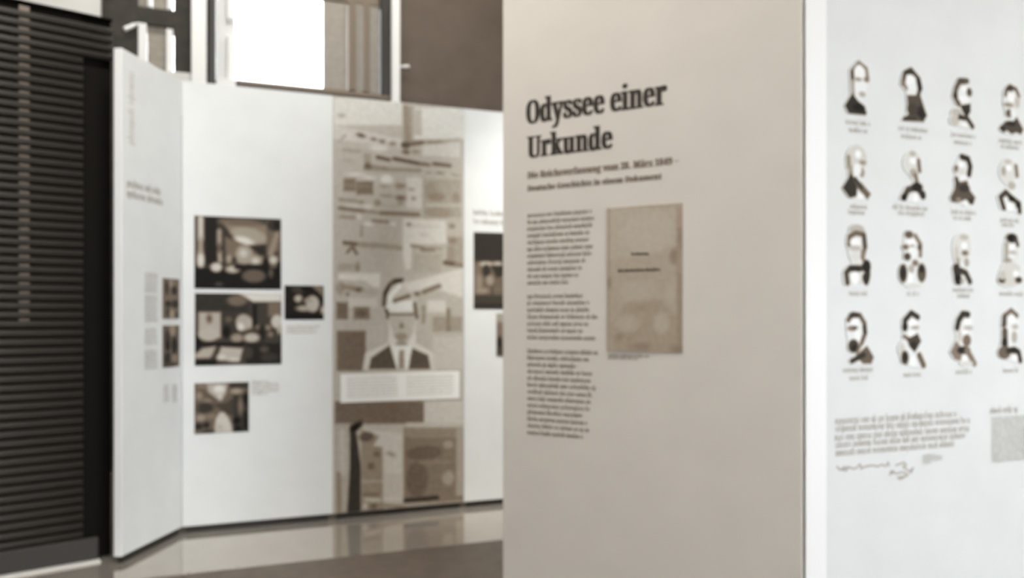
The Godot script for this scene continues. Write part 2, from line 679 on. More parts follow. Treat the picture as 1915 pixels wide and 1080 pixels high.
func panel(label: String, at: Vector3, turn: float, w: float, m: Material = M.panel) -> Node3D:
	var o := thing("display_panel", label, "display panel", at, turn)
	obj("board", box(Vector3(0.0008, LOW, -0.05), Vector3(w - 0.0008, TOP, 0), 0.003), m, o)
	obj("base", box(Vector3(0.03, 0.0, -0.045), Vector3(w - 0.03, LOW - 0.001, -0.012), 0.003), M.base, o)
	return o

func panels() -> void:
	var p := panel("narrow white panel folded towards the dark slatted cabin, with faint upright lettering", Vector3(-2.3587, 0.0000, -4.8500), 1.44686, 0.682)
	obj("lit_end_cap", box(Vector3(-0.004, LOW, -0.05), Vector3(0.0006, TOP, 0.0), 0.001), M.edge, p)  # end face made whiter: the light on it is put into the colour
	fine_print("headline", M.ink_grey, p, [[0.050, 0.411, 2.290], [0.050, 0.433, 2.227]], 0.034, 0.0008, 11)
	fine_print("upright_lettering", M.ink_paler, p, [[0.122, 0.553, 2.555]], 0.045, 0.0008, 12, true)
	fine_print("text_column", M.ink_faint, p, [[0.239, 0.372, 1.758], [0.239, 0.372, 1.737], [0.239, 0.372, 1.715], [0.239, 0.372, 1.694], [0.239, 0.372, 1.673], [0.239, 0.372, 1.651], [0.239, 0.372, 1.611], [0.239, 0.372, 1.590], [0.239, 0.372, 1.569], [0.239, 0.372, 1.547], [0.239, 0.372, 1.526], [0.239, 0.372, 1.505], [0.239, 0.372, 1.483], [0.239, 0.372, 1.462], [0.239, 0.372, 1.402], [0.239, 0.372, 1.381], [0.239, 0.372, 1.360], [0.239, 0.372, 1.338], [0.239, 0.372, 1.317], [0.239, 0.372, 1.264], [0.239, 0.372, 1.243], [0.239, 0.372, 1.222], [0.239, 0.372, 1.200], [0.239, 0.372, 1.179], [0.239, 0.372, 1.157]], 0.014, 0.0008, 13)
	fine_print("caption", M.ink_faint, p, [[0.453, 0.511, 1.029], [0.559, 0.618, 1.020], [0.453, 0.511, 1.009], [0.559, 0.618, 0.999], [0.453, 0.511, 0.989], [0.559, 0.618, 0.979], [0.453, 0.511, 0.968], [0.559, 0.618, 0.958], [0.453, 0.511, 0.948], [0.559, 0.618, 0.937], [0.453, 0.511, 0.928], [0.559, 0.618, 0.917]], 0.014, 0.0008, 14)
	p = panel("tall white panel carrying four black and white interior photographs", Vector3(-2.2746, 0.0000, -5.5253), 0.37246, 1.026)
	fine_print("caption", M.ink_faint, p, [[0.698, 0.934, 1.414], [0.698, 0.908, 1.392], [0.698, 0.902, 1.371]], 0.014, 0.0008, 15)
	fine_print("caption", M.ink_faint, p, [[0.460, 0.576, 1.022], [0.460, 0.642, 1.002], [0.460, 0.639, 0.980], [0.460, 0.642, 0.957], [0.460, 0.555, 0.937]], 0.014, 0.0008, 16)
	p = panel("tall panel with brown newspaper collage of a suited man with barred eyes", Vector3(-1.3193, 0.0000, -5.8985), 0.37246, 1.015)
	var ops := [
		["P", 208, 0, 4, 176.7, -13.5, 176.7, 58, 0, 73.3],
		["P", 214, 204.1, 10.7, 350.4, -3.1, 350.4, 79.9, 204.1, 91.6],
		["P", 196, 0, 73.3, 176.7, 93.8, 176.7, 116.2, 0, 108],
		["P", 155, 178.9, 9.5, 207.8, 6.8, 207.8, 109.3, 178.9, 111.5],
		["L", 13.7, 136, 186.7, 12.4, 192.2, 92.6],
		["P", 178, 207.8, 14.9, 229.6, 12.8, 229.6, 80.6, 207.8, 82.3],
		["E", 21.5, 47.5, 9.5, 5.2, 0.00, 160],
		["E", 70.2, 93.6, 12.3, 6.1, 0.20, 100],
		["E", 102.4, 100.7, 8.9, 5.3, 0.00, 125],
		["E", 124.7, 104.6, 9, 6.2, 0.00, 125],
		["E", 151.7, 108.3, 9.9, 5.3, 0.00, 125],
		["L", 11.7, 105, 181.2, 107.8, 231.9, 99.3],
		["L", 10, 132, 245.9, 98.2, 290.6, 94.7],
		["L", 5.5, 165, 288.2, 92.2, 331.1, 82.4],
		["E", 185.8, 110.1, 11.9, 8.1, 0.00, 82],
		["P", 200, 229.9, 105.8, 334.9, 89.4, 334.9, 130.2, 229.9, 132.8],
		["E", 187.1, 126.8, 9.9, 5.9, 0.00, 96],
		["E", 213.2, 124.1, 11.1, 5.9, 0.00, 138],
		["L", 6.5, 162, 12.8, 114.2, 29.6, 97.2],
		["L", 9.4, 156, 25.7, 134.1, 67.5, 133.1],
		["L", 7.8, 162, 30.9, 159.9, 49.1, 159.1],
		["E", 115.2, 122.1, 24.1, 8, 0.00, 205],
		["P", 148, 78, 138.1, 96, 136.8, 96, 174.3, 78, 175.5],
		["L", 10, 138, 80.7, 176.9, 224.4, 172.2],
		["L", 5.3, 122, 96.6, 169.8, 134, 171.2],
		["E", 87.3, 170.4, 9.3, 7.9, 0.00, 98],
		["L", 9.6, 84, 112.6, 145.6, 142.1, 149.9],
		["L", 9.6, 80, 155.7, 146.3, 218.8, 153.7],
		["L", 8.7, 104, 218.8, 154.7, 248.1, 156],
		["L", 9.8, 98, 262.1, 152.3, 306.1, 154.2],
		["E", 249.5, 175.7, 7.3, 3.8, 0.00, 142],
		["E", 279.1, 175.2, 10.2, 3.8, 0.00, 128],
		["L", 6.1, 152, 311.9, 177.2, 334.9, 178.7],
		["E", 57, 193.5, 22.3, 5.3, 0.00, 207],
		["E", 91.3, 199.2, 16.4, 5.3, 0.00, 207],
		["E", 136.7, 200.4, 16.7, 11.2, 0.00, 214],
		["P", 202, 188.4, 191.8, 229.4, 189.2, 229.4, 270.5, 188.4, 272.5],
		["P", 118, 25.7, 204.6, 56.5, 202.7, 56.5, 235.8, 25.7, 237.5],
		["P", 114, 58.3, 210.5, 101.4, 207.9, 101.4, 241.2, 58.3, 243.6],
		["L", 2.4, 142, 28.3, 220.7, 99.2, 222.3],
		["E", 131.3, 219.3, 10.8, 3.2, 0.00, 146],
		["E", 172, 215.6, 14.2, 7.5, 0.00, 134],
		["E", 202.2, 222.2, 8.3, 3.8, 0.00, 152],
		["E", 135.4, 243.1, 16.2, 4.3, 0.00, 142],
		["E", 173.4, 246.4, 14.2, 7, 0.00, 116],
		["E", 207.7, 245.9, 6.1, 5.9, 0.00, 148],
		["E", 144.8, 269.3, 18.9, 3.2, 0.00, 162],
		["E", 172, 259.9, 8.2, 4.8, 0.00, 140],
		["P", 157, 234.1, 194.3, 337.8, 187.9, 337.8, 290, 234.1, 294.6],
		["E", 255.1, 223, 16.9, 21.8, 0.00, 148],
		["E", 269.2, 238.5, 22.6, 10.9, 0.00, 132],
		["P", 180, 238.3, 258.1, 337.8, 253, 337.8, 260.2, 238.3, 265.2],
		["E", 277.7, 279, 36.8, 12.6, 0.00, 142],
		["E", 323.3, 238.4, 11.5, 13.8, 0.00, 140],
		["L", 7.8, 137, 16.7, 258.7, 59.6, 260.3],
		["E", 71.4, 262.4, 6.8, 5.3, 0.00, 132],
		["E", 112.6, 261.6, 9.6, 8.5, 0.00, 137],
		["E", 49.1, 274, 15.7, 3.7, 0.00, 204],
		["E", 86, 272.2, 13.2, 5.3, 0.00, 204],
		["L", 9.4, 108, 16.7, 280, 75.4, 284.6],
		["L", 7.4, 130, 75.4, 284.6, 123.3, 287.6],
		["L", 10.1, 114, 123.3, 287.6, 220.2, 287.1],
		["L", 7.8, 137, 19.2, 301.6, 53.1, 302.7],
		["E", 64.9, 299.5, 5.8, 6.8, 0.00, 207],
		["L", 8.5, 124, 100.6, 308.5, 139.4, 309.5],
		["E", 88.6, 317, 12.2, 4.8, 0.00, 212],
		["E", 153, 314.3, 8.1, 4.8, 0.00, 207],
		["P", 206, 179.2, 299.1, 294.7, 299.7, 298.3, 359.9, 203.6, 365.2, 198.4, 428.1, 186.3, 431.1, 178.3, 394.7],
		["E", 195, 313.9, 6.9, 5.1, 0.00, 124],
		["L", 7.9, 194, 203.6, 316.4, 276.9, 316.2],
		["E", 235.6, 339.2, 11.7, 5.1, 0.00, 188],
		["P", 154, 298.3, 341.2, 343.5, 339.6, 343.5, 419.2, 298.3, 420.2],
		["E", 314.2, 352.2, 10.8, 7.5, 0.00, 128],
		["P", 144, 298.3, 368.5, 318.7, 367.8, 318.7, 405.3, 298.3, 405.8],
		["L", 11.5, 88, 293.2, 410.2, 321.7, 413.9],
		["L", 10.5, 126, 321.7, 413.9, 341.7, 418],
		["E", 312.7, 313.3, 9.6, 7.5, 0.00, 136],
		["P", 166, 207.1, 388.3, 283.4, 386.1, 283.4, 437.7, 207.1, 439.2],
		["L", 8.5, 132, 202.2, 368.7, 229.8, 372],
		["L", 10.2, 124, 229.8, 377.7, 262.1, 376.8],
		["L", 7.4, 150, 259.1, 372.6, 279.8, 374.8],
		["L", 9.9, 92, 28.4, 366.5, 57.7, 369.1],
		["L", 7.1, 108, 35.2, 391, 44.8, 379.2],
		["L", 7.7, 98, 48.9, 376.3, 59, 393],
		["L", 13.8, 145, 68.1, 370.2, 118.2, 371.3],
		["L", 13.9, 149, 123.8, 371.2, 172, 375.8],
		["L", 6.6, 142, 71.4, 323.2, 71.4, 348],
		["P", 157, 10.8, 418.4, 53, 417.4, 53, 437.2, 10.8, 438.1],
		["E", 61.2, 426.9, 6.6, 12.7, 0.00, 134],
		["P", 208, 13, 444.3, 119.9, 440.9, 118.7, 479.8, 101.4, 477.3, 79.2, 461.6, 13, 459.9],
		["E", 17.6, 481.1, 10.8, 16.9, 0.00, 148],
		["L", 12.6, 136, 24.4, 476.9, 70.9, 484.6],
		["E", 64, 484.7, 8.8, 6.1, 0.00, 98],
		["E", 36.6, 496, 4.9, 4.9, 0.00, 116],
		["L", 6.6, 162, 73.6, 486.5, 107, 491.7],
		["P", 196, 38, 505.5, 112.6, 504.9, 112.6, 530, 38, 530.2],
		["P", 104, 8.1, 516.7, 36.9, 516.5, 36.9, 559.3, 8.1, 559.3],
		["P", 118, 51.6, 527.4, 92.2, 527.3, 92.2, 559.4, 51.6, 559.3],
		["E", 70.9, 544.5, 14.3, 9.9, 0.00, 98],
		["P", 190, 140.7, 569, 129.4, 541.1, 129.4, 502, 146.4, 471.1, 174.9, 456.7, 209.4, 467.4, 218.1, 518.3, 215.2, 569.2, 209.4, 591.8, 152.1, 591.4],
		["P", 205, 174.9, 467.9, 342.9, 424.4, 341.4, 503.1, 279.8, 483.6, 197.9, 484.5],
		["L", 11.2, 84, 129.4, 522.1, 132.3, 490.8, 146.4, 468.3, 175.4, 458.1],
		["L", 5.1, 46, 133.7, 495, 140.7, 476.2],
		["E", 164, 459.1, 11.4, 3.9, 0.00, 50],
		["L", 11.8, 228, 141.3, 525.7, 146.4, 499.1, 169.7, 473.6],
		["P", 224, 143.6, 510.3, 204.2, 512.7, 205.1, 538.1, 146.4, 541, 136.5, 527.1],
		["L", 10.7, 110, 157.2, 511.9, 195, 498.6],
		["E", 216.7, 493.3, 8.7, 5.7, 0.00, 110],
		["L", 12, 116, 235.6, 487.5, 276.9, 472.2],
		["P", 205, 244.4, 509.6, 295.3, 509.2, 295.3, 540.8, 244.4, 540.9],
		["L", 7.3, 64, 134.5, 535.5, 140.7, 550],
		["L", 13.4, 34, 142.1, 552.2, 212.3, 552.2],
		["L", 8.1, 90, 210.9, 518.3, 214.1, 549.4],
		["E", 154.9, 572.4, 10.2, 9, 0.00, 218],
		["E", 195, 572.5, 10.4, 9, 0.00, 221],
		["E", 174.3, 574.7, 5.2, 5.1, 0.00, 138],
		["P", 150, 259.1, 552.3, 341.4, 552.3, 341.4, 592.8, 259.1, 592.2],
		["L", 10.8, 124, 302.2, 535, 302.2, 586.8],
		["L", 9.9, 143, 234.2, 526.7, 234.2, 566.4],
		["P", 104, 9, 587.8, 82.5, 588.3, 82.5, 690.4, 9, 688.5],
		["P", 180, 84.7, 573.8, 128.9, 573.9, 128.9, 619.5, 84.7, 619],
		["P", 208, 73.8, 688, 81, 645.1, 140.1, 619.6, 143.8, 551.9, 211.8, 551.9, 213.3, 620.5, 264.2, 649.8, 271.2, 692.8],
		["P", 178, 138.6, 548.2, 213.3, 548.2, 205.7, 596.6, 179.8, 632, 155, 603.6],
		["E", 175.3, 603.8, 16.6, 10.4, 0.00, 142],
		["E", 175.3, 576.4, 6, 7.4, 0.00, 120],
		["E", 175.3, 624.5, 15.1, 10.4, 0.00, 148],
		["P", 82, 89.8, 686.2, 95.7, 657.8, 143.8, 625.6, 164, 688],
		["P", 82, 192.7, 688.7, 202.6, 633.8, 247.2, 653.2, 253.4, 690.1],
		["P", 224, 147.5, 627.1, 204.1, 627.9, 192.7, 688.7, 163.3, 687.9],
		["P", 138, 169.3, 639.2, 182.1, 639.4, 183.6, 688.4, 167, 688],
		["P", 188, 259.6, 604.6, 341.6, 605.3, 341.6, 690.7, 259.6, 688.8],
		["P", 102, 4, 764.6, 236.3, 773.6, 236.3, 832, 4, 820.6],
		["L", 9.4, 36, 44.8, 835.6, 68.7, 824.5],
		["P", 192, 236.3, 773.6, 341.6, 777.7, 341.6, 837.2, 236.3, 832],
		["P", 163, 5.6, 822.3, 37.2, 823.8, 37.2, 1048.2, 5.6, 1045.3],
		["L", 15.4, 180, 22.4, 841, 24.5, 942.6],
		["L", 11.8, 126, 13.5, 947.7, 15, 1040.2],
		["P", 54, 41.7, 827, 71.6, 813.5, 73.1, 831.6, 58.1, 842.9, 70.1, 933.8, 70.1, 1057.1, 34.2, 1056.9, 41.7, 931.8],
		["E", 55.1, 832.2, 13.8, 7.2, -0.70, 28],
		["P", 133, 70.7, 840.5, 126.9, 843.4, 126.9, 1056.2, 70.7, 1051.2],
		["P", 192, 68.6, 833.8, 175.9, 854.6, 176.5, 1028.5, 129.4, 1024.5, 126.3, 886, 101.9, 881.5, 117.1, 858.1],
		["E", 147.9, 905.5, 13, 6.1, 0.40, 148],
		["P", 183, 129.4, 953, 173.4, 956.2, 173.4, 1017.5, 129.4, 1013.9],
		["E", 95.8, 932.5, 9.7, 9.7, 0.00, 100],
		["E", 83.7, 857.8, 18.7, 12.1, 0.00, 88],
		["E", 111, 903.2, 9.2, 7.9, 0.00, 106],
		["L", 4.8, 166, 74.6, 970.2, 123.3, 973.9],
		["L", 6, 100, 77.6, 1003.6, 114.1, 1006.5],
		["L", 9.1, 182, 83.7, 1016.7, 117.1, 1021.9],
		["E", 101.9, 1035.8, 9.7, 7.9, 0.00, 100],
		["E", 80.7, 1034, 6, 9.6, 0.00, 180],
		["L", 9.1, 128, 117.1, 1034.7, 179, 1043.1],
		["P", 116, 181.2, 840.1, 344.7, 848.5, 344.7, 1047.3, 181.2, 1033.5],
		["L", 9.2, 182, 191.5, 831.4, 334.8, 838.5],
		["P", 133, 181.2, 840.1, 324.9, 847.4, 324.9, 873.2, 181.2, 865.3],
		["E", 235.9, 908, 49.4, 18.6, 0.00, 96],
		["E", 216.8, 974.7, 29.2, 46.3, 0.00, 96],
		["L", 7.4, 128, 223.1, 931.9, 306.9, 934.4],
		["E", 302, 977.9, 16.3, 18.8, 0.00, 152],
		["E", 302, 890.2, 13.7, 10, 0.00, 152],
		["P", 156, 323.9, 844.2, 344.7, 845.3, 344.7, 1028.4, 323.9, 1026.7],
		["L", 11.1, 50, 185.9, 1028.3, 271.2, 1027.7],
		["L", 6.1, 146, 182.8, 1041.3, 344.7, 1042.6]
	]
	obj("poster_print", board(1.007, TOP - LOW - 0.004, 0.002), print_mat(paint(345, 1045, 176, ops, 4.0, 10.0)), p, Vector3(0.004, LOW + 0.002, 0.0))
	var card := obj("text_card", board(0.917, 0.211, 0.004), mat(Color8(236, 237, 235), 0.6), p, Vector3(0.058, 0.858, 0.0022))
	fine_print("text_column", M.ink_paler, card, [[0.046, 0.422, 0.175], [0.495, 0.862, 0.175], [0.046, 0.422, 0.152], [0.495, 0.862, 0.152], [0.046, 0.422, 0.129], [0.495, 0.862, 0.129], [0.046, 0.422, 0.106], [0.495, 0.862, 0.106], [0.046, 0.422, 0.083], [0.495, 0.862, 0.083], [0.046, 0.422, 0.059], [0.495, 0.862, 0.059], [0.046, 0.422, 0.036], [0.495, 0.862, 0.036]], 0.012, 0.0046, 17)
	p = panel("white panel partly hidden by the grey headline panel, with a dark photograph", Vector3(-0.3740, 0.0000, -6.2679), 0.37246, 1.02)
	fine_print("headline", M.ink_grey, p, [[0.076, 0.481, 2.292], [0.076, 0.455, 2.222]], 0.030, 0.0008, 18)
	p = panel("large grey panel headed Odyssee einer Urkunde in the middle foreground", Vector3(-0.0473, 0.0000, -4.0500), -0.53696, 1.450, M.greige)
	lettering("title", "Odyssee einer", M.ink, p, 0.141, 0.863, 2.413, 2.573, 0.0)
	lettering("title", "Urkunde", M.ink, p, 0.146, 0.598, 2.279, 2.395, 0.0)
	lettering("subtitle", "Die Reichsverfassung vom 28. März 1849 –", M.ink_soft, p, 0.145, 0.920, 2.168, 2.213, 0.0)
	lettering("subtitle", "Deutsche Geschichte in einem Dokument", M.ink_soft, p, 0.145, 0.841, 2.116, 2.146, 0.0)
	fine_print("text_column", M.ink_mid, p, [[0.144, 0.488, 1.986], [0.144, 0.501, 1.953], [0.144, 0.501, 1.920], [0.144, 0.481, 1.886], [0.144, 0.475, 1.853], [0.144, 0.501, 1.819], [0.144, 0.492, 1.786], [0.144, 0.453, 1.753], [0.144, 0.436, 1.719], [0.144, 0.416, 1.686], [0.144, 0.370, 1.653]], 0.016, 0.0008, 20)
	fine_print("text_column", M.ink_mid, p, [[0.144, 0.453, 1.586], [0.144, 0.475, 1.553], [0.144, 0.475, 1.519], [0.144, 0.517, 1.485], [0.144, 0.481, 1.451], [0.144, 0.440, 1.418], [0.144, 0.505, 1.384]], 0.016, 0.0008, 21)
	fine_print("text_column", M.ink_mid, p, [[0.144, 0.517, 1.316], [0.144, 0.475, 1.283], [0.144, 0.416, 1.249], [0.144, 0.488, 1.216], [0.144, 0.481, 1.182], [0.144, 0.510, 1.149], [0.144, 0.488, 1.115], [0.144, 0.488, 1.082], [0.144, 0.490, 1.048], [0.144, 0.445, 1.015], [0.144, 0.471, 0.981], [0.144, 0.481, 0.948], [0.144, 0.442, 0.914]], 0.016, 0.0008, 22)
	fine_print("caption", M.ink_grey, p, [[0.579, 0.779, 1.310], [0.579, 0.731, 1.297]], 0.011, 0.0008, 25)
	p = panel("white foreground panel with a grid of sixteen portraits at the right edge", Vector3(1.2442, 0.0, -3.3225), 0.37352, 2.3)
	obj("corner_profile", box(Vector3(-0.036, LOW, -0.003), Vector3(0.072, TOP, 0.004), 0.002), M.edge, p)
	fine_print("text_column", M.ink_faint, p, [[0.119, 0.817, 1.045], [0.122, 0.903, 1.012], [0.117, 0.887, 0.976], [0.122, 0.865, 0.945], [0.122, 0.792, 0.911]], 0.022, 0.0008, 31)
	fine_print("headline", M.ink_faint, p, [[1.030, 1.215, 1.049]], 0.022, 0.0008, 32)
	fine_print("text_column", M.ink_paler, p, [[1.038, 1.833, 1.018], [1.038, 1.833, 1.002], [1.038, 1.833, 0.986], [1.038, 1.833, 0.969], [1.038, 1.833, 0.953], [1.038, 1.833, 0.936], [1.038, 1.833, 0.920], [1.038, 1.833, 0.903], [1.038, 1.833, 0.887], [1.038, 1.833, 0.870], [1.038, 1.833, 0.854], [1.038, 1.833, 0.837], [1.038, 1.833, 0.821]], 0.014, 0.0008, 33)
	fine_print("caption", M.ink_paler, p, [[0.612, 0.687, 0.877], [0.612, 0.730, 0.867], [0.612, 0.724, 0.856], [0.612, 0.662, 0.845]], 0.009, 0.0008, 34)
	pen("signature", M.ink_faint, p, [[Vector2(0.127, 0.868), Vector2(0.147, 0.851), Vector2(0.169, 0.863), Vector2(0.188, 0.853), Vector2(0.177, 0.845), Vector2(0.152, 0.855), Vector2(0.191, 0.861), Vector2(0.218, 0.851), Vector2(0.241, 0.856), Vector2(0.252, 0.870), Vector2(0.263, 0.858), Vector2(0.255, 0.848), Vector2(0.286, 0.857), Vector2(0.320, 0.859), Vector2(0.354, 0.852), Vector2(0.377, 0.859), Vector2(0.400, 0.849), Vector2(0.412, 0.868), Vector2(0.418, 0.848)], [Vector2(0.453, 0.850), Vector2(0.482, 0.855), Vector2(0.506, 0.860), Vector2(0.518, 0.845), Vector2(0.494, 0.843), Vector2(0.535, 0.817), Vector2(0.559, 0.834), Vector2(0.541, 0.808)], [Vector2(0.418, 0.810), Vector2(0.447, 0.826), Vector2(0.423, 0.825), Vector2(0.459, 0.814), Vector2(0.494, 0.818), Vector2(0.529, 0.804), Vector2(0.482, 0.788), Vector2(0.464, 0.796), Vector2(0.518, 0.799)]], 0.008, 0.0009)
	fine_print("caption", M.ink_faint, p, [[0.176, 0.310, 2.310], [0.194, 0.291, 2.278]], 0.016, 0.0008, 40)
	fine_print("caption", M.ink_faint, p, [[0.469, 0.632, 2.309], [0.486, 0.603, 2.275]], 0.016, 0.0008, 41)
	fine_print("caption", M.ink_faint, p, [[0.784, 0.937, 2.307], [0.803, 0.903, 2.274]], 0.016, 0.0008, 42)
	fine_print("caption", M.ink_faint, p, [[1.086, 1.240, 2.304], [1.101, 1.225, 2.277]], 0.016, 0.0008, 43)
	fine_print("caption", M.ink_faint, p, [[0.202, 0.287, 1.954], [0.190, 0.288, 1.929]], 0.016, 0.0008, 44)
	fine_print("caption", M.ink_faint, p, [[0.438, 0.642, 1.964], [0.469, 0.621, 1.939]], 0.016, 0.0008, 45)
	fine_print("caption", M.ink_faint, p, [[0.784, 0.928, 1.959], [0.798, 0.900, 1.932]], 0.016, 0.0008, 46)
	fine_print("caption", M.ink_faint, p, [[1.096, 1.218, 1.936], [1.106, 1.187, 1.914]], 0.016, 0.0008, 47)
	fine_print("caption", M.ink_faint, p, [[0.193, 0.293, 1.585]], 0.016, 0.0008, 48)
	fine_print("caption", M.ink_faint, p, [[0.519, 0.584, 1.587]], 0.016, 0.0008, 49)
	fine_print("caption", M.ink_faint, p, [[0.793, 0.919, 1.608], [0.823, 0.894, 1.580]], 0.016, 0.0008, 50)
	fine_print("caption", M.ink_faint, p, [[1.090, 1.239, 1.593]], 0.016, 0.0008, 51)
	fine_print("caption", M.ink_faint, p, [[0.161, 0.325, 1.261], [0.197, 0.293, 1.226]], 0.016, 0.0008, 52)
	fine_print("caption", M.ink_faint, p, [[0.500, 0.599, 1.232]], 0.016, 0.0008, 53)
	fine_print("caption", M.ink_faint, p, [[0.813, 0.913, 1.236]], 0.016, 0.0008, 54)
	fine_print("caption", M.ink_faint, p, [[1.116, 1.207, 1.235]], 0.016, 0.0008, 55)

func hung(called: String, label: String, category: String, at: Vector3, turn: float, w: float, h: float, depth: float, m: Material, group := "") -> MeshInstance3D:
	var o := obj(called, board(w, h, depth), m, self, at)
	o.rotation.y = turn
	tag(o, label, category, group)
	return o


func hang_pictures() -> void:
	var ops := [
		["L", 10.1, 92, 9.2, 6.6, 9.2, 159.9],
		["P", 35, 32.3, 5.6, 71.9, 3.8, 71.9, 160.9, 32.3, 161.8],
		["L", 16.6, 190, 19.8, 8.6, 19.8, 75.5],
		["E", 19.8, 147.3, 11.1, 28.7, 0.00, 202],
		["L", 12.9, 152, 19.8, 75.5, 19.8, 120],
		["L", 14.1, 145, 77.5, 48.5, 77.5, 93.4],
		["L", 13.2, 155, 78.4, 118.3, 79.8, 148.2],
		["L", 10.3, 88, 77.5, 93.4, 77.5, 118.4],
		["P", 122, 81.2, 11.4, 232.1, 22.2, 232.1, 88.4, 161.9, 93.2, 114.2, 54.6],
		["E", 147.5, 16.6, 71.7, 13.1, 0.00, 100],
		["E", 173.9, 60, 60.1, 25.3, 0.20, 152],
		["E", 157.1, 79.2, 32.6, 12.6, 0.25, 208],
		["P", 104, 95.3, 67.8, 166.7, 94.6, 224.8, 92.7, 224.8, 155.8, 100.1, 158.7],
		["E", 157.1, 126.1, 27.8, 32.8, 0.00, 152],
		["E", 154.7, 121.2, 12.4, 13.1, 0.00, 188],
		["E", 193.2, 143.9, 22.2, 18.2, 0.00, 150],
		["E", 193.7, 145.4, 10.6, 9.1, 0.00, 198],
		["P", 45, 173.9, 96.4, 225.7, 91.2, 228.7, 129.2, 205.3, 125.8],
		["E", 109.5, 141, 9.5, 12.5, 0.00, 150],
		["E", 124.7, 147.1, 8.5, 12.6, 0.00, 60],
		["P", 100, 230.6, 2.9, 277.8, 0.8, 277.8, 179.2, 244.3, 196.2, 230.6, 144.5],
		["E", 256.6, 21.2, 24.6, 21.5, 0.00, 56],
		["E", 264, 21.9, 9.9, 15.3, 0.00, 34],
		["L", 17.9, 136, 264, 54.1, 244.3, 118.6],
		["E", 251.7, 141.4, 12.8, 12.8, 0.00, 192],
		["E", 264, 119.1, 7.9, 6.1, 0.00, 62],
		["P", 27, 0, 173.9, 277.8, 167.9, 277.8, 240.7, 0, 244],
		["E", 68.1, 170.5, 17.8, 15, 0.00, 194],
		["E", 119.9, 176.3, 22.8, 12, 0.00, 178],
		["E", 188.4, 197.2, 38.6, 22.3, 0.00, 92],
		["L", 15.1, 30, 133.2, 168, 234.5, 165.8],
		["E", 227.2, 154.7, 9.8, 20.4, 0.00, 30],
		["P", 27, 250.2, 205.3, 266.4, 152.8, 277.8, 145.9, 277.8, 235.5, 239.4, 236],
		["E", 244.3, 186, 7.4, 15.3, 0.00, 88],
		["E", 76.5, 227.1, 11.7, 6, 0.00, 72]
	]
	hung("mounted_photograph", "large photograph of a hall with bright windows, topmost on the tall white panel", "photograph", Vector3(-2.1991, 1.6887, -5.5543), 0.37246, 0.579, 0.505, 0.004, print_mat(paint(278, 242, 58, ops, 6.0, 4.0, 1)), "photographs on the tall white panel")
	ops = [
		["P", 50, 0, 1.4, 112.9, 0.3, 170.1, 35.1, 170.1, 65.4, 0, 60.7],
		["P", 212, 136.6, 0, 277.4, -1.4, 277.4, 27.3, 184.6, 27.9],
		["E", 132.8, 24.2, 31.4, 18.1, 0.00, 102],
		["P", 166, 11, 63.6, 80.8, 63.5, 80.8, 149.4, 11, 148.7],
		["E", 44.8, 85.4, 9.3, 14.9, 0.00, 92],
		["E", 43.4, 139.1, 32.5, 21.9, 0.00, 172],
		["P", 55, 84.5, 65.5, 128, 65.4, 128, 140.8, 84.5, 140.4],
		["E", 98.7, 130.5, 11.8, 20, 0.00, 25],
		["E", 105.8, 88, 11.8, 10, 0.00, 88],
		["E", 153.3, 98.2, 24.9, 27.7, 0.00, 165],
		["E", 143.8, 113.2, 10.5, 12.6, 0.00, 208],
		["E", 174.9, 100.8, 8.7, 17.7, 0.00, 172],
		["P", 32, 182.2, 35, 199.1, 34.9, 199.1, 111, 182.2, 110.9],
		["P", 62, 199.1, 34.9, 242.9, 34.7, 242.9, 146.9, 199.1, 146.5],
		["P", 106, 233.1, 29.6, 277.4, 29.4, 277.4, 78, 233.1, 78],
		["E", 262.6, 95.9, 19.7, 23, 0.00, 194],
		["E", 270, 122.6, 7.4, 15.4, 0.00, 172],
		["E", 233.1, 116.2, 8.8, 9.2, 0.00, 132],
		["E", 199.1, 114, 7.3, 7.6, 0.00, 112],
		["E", 213.6, 136.5, 9.7, 25.4, 0.00, 35],
		["E", 241, 139.8, 8.8, 9.2, 0.00, 122],
		["E", 131.8, 150.9, 19, 14.1, 0.00, 142],
		["E", 179.7, 150.4, 25.1, 15.2, 0.00, 178],
		["P", 27, 0, 132.3, 24, 164.7, 155.7, 166.3, 155.7, 179.4, 19.3, 179.5, 5.5, 194.1, 0, 194],
		["P", 166, 24, 184.5, 64.9, 178.1, 54.1, 207.3, 44.8, 217.1, 0, 217.7, 0, 204.9],
		["P", 178, 82.2, 180.4, 151.9, 186.4, 139, 232.5, 68.6, 223],
		["E", 110.5, 208.3, 28.4, 14, 0.10, 170],
		["E", 83.6, 214.3, 14.1, 9, 0.00, 200],
		["E", 122.3, 223.1, 16.1, 7, 0.00, 198],
		["P", 37, 160.5, 168.8, 277.4, 170.3, 277.4, 240.5, 160.5, 238],
		["E", 220.9, 190.5, 14.6, 11.2, 0.00, 78],
		["E", 169.1, 201.8, 14.4, 20.2, 0.00, 62],
		["E", 238, 218.2, 29.4, 15.3, 0.00, 56],
		["P", 27, 0, 222.6, 68.1, 224, 68.1, 240, 0, 238.4],
		["P", 84, 68.1, 233, 160.5, 235, 160.5, 242, 68.1, 240]
	]
	hung("mounted_photograph", "large photograph of a dim room with pale noticeboards, below the hall photograph", "photograph", Vector3(-2.1964, 1.1541, -5.5553), 0.37246, 0.578, 0.503, 0.004, print_mat(paint(277, 242, 62, ops, 6.0, 4.0, 1)), "photographs on the tall white panel")
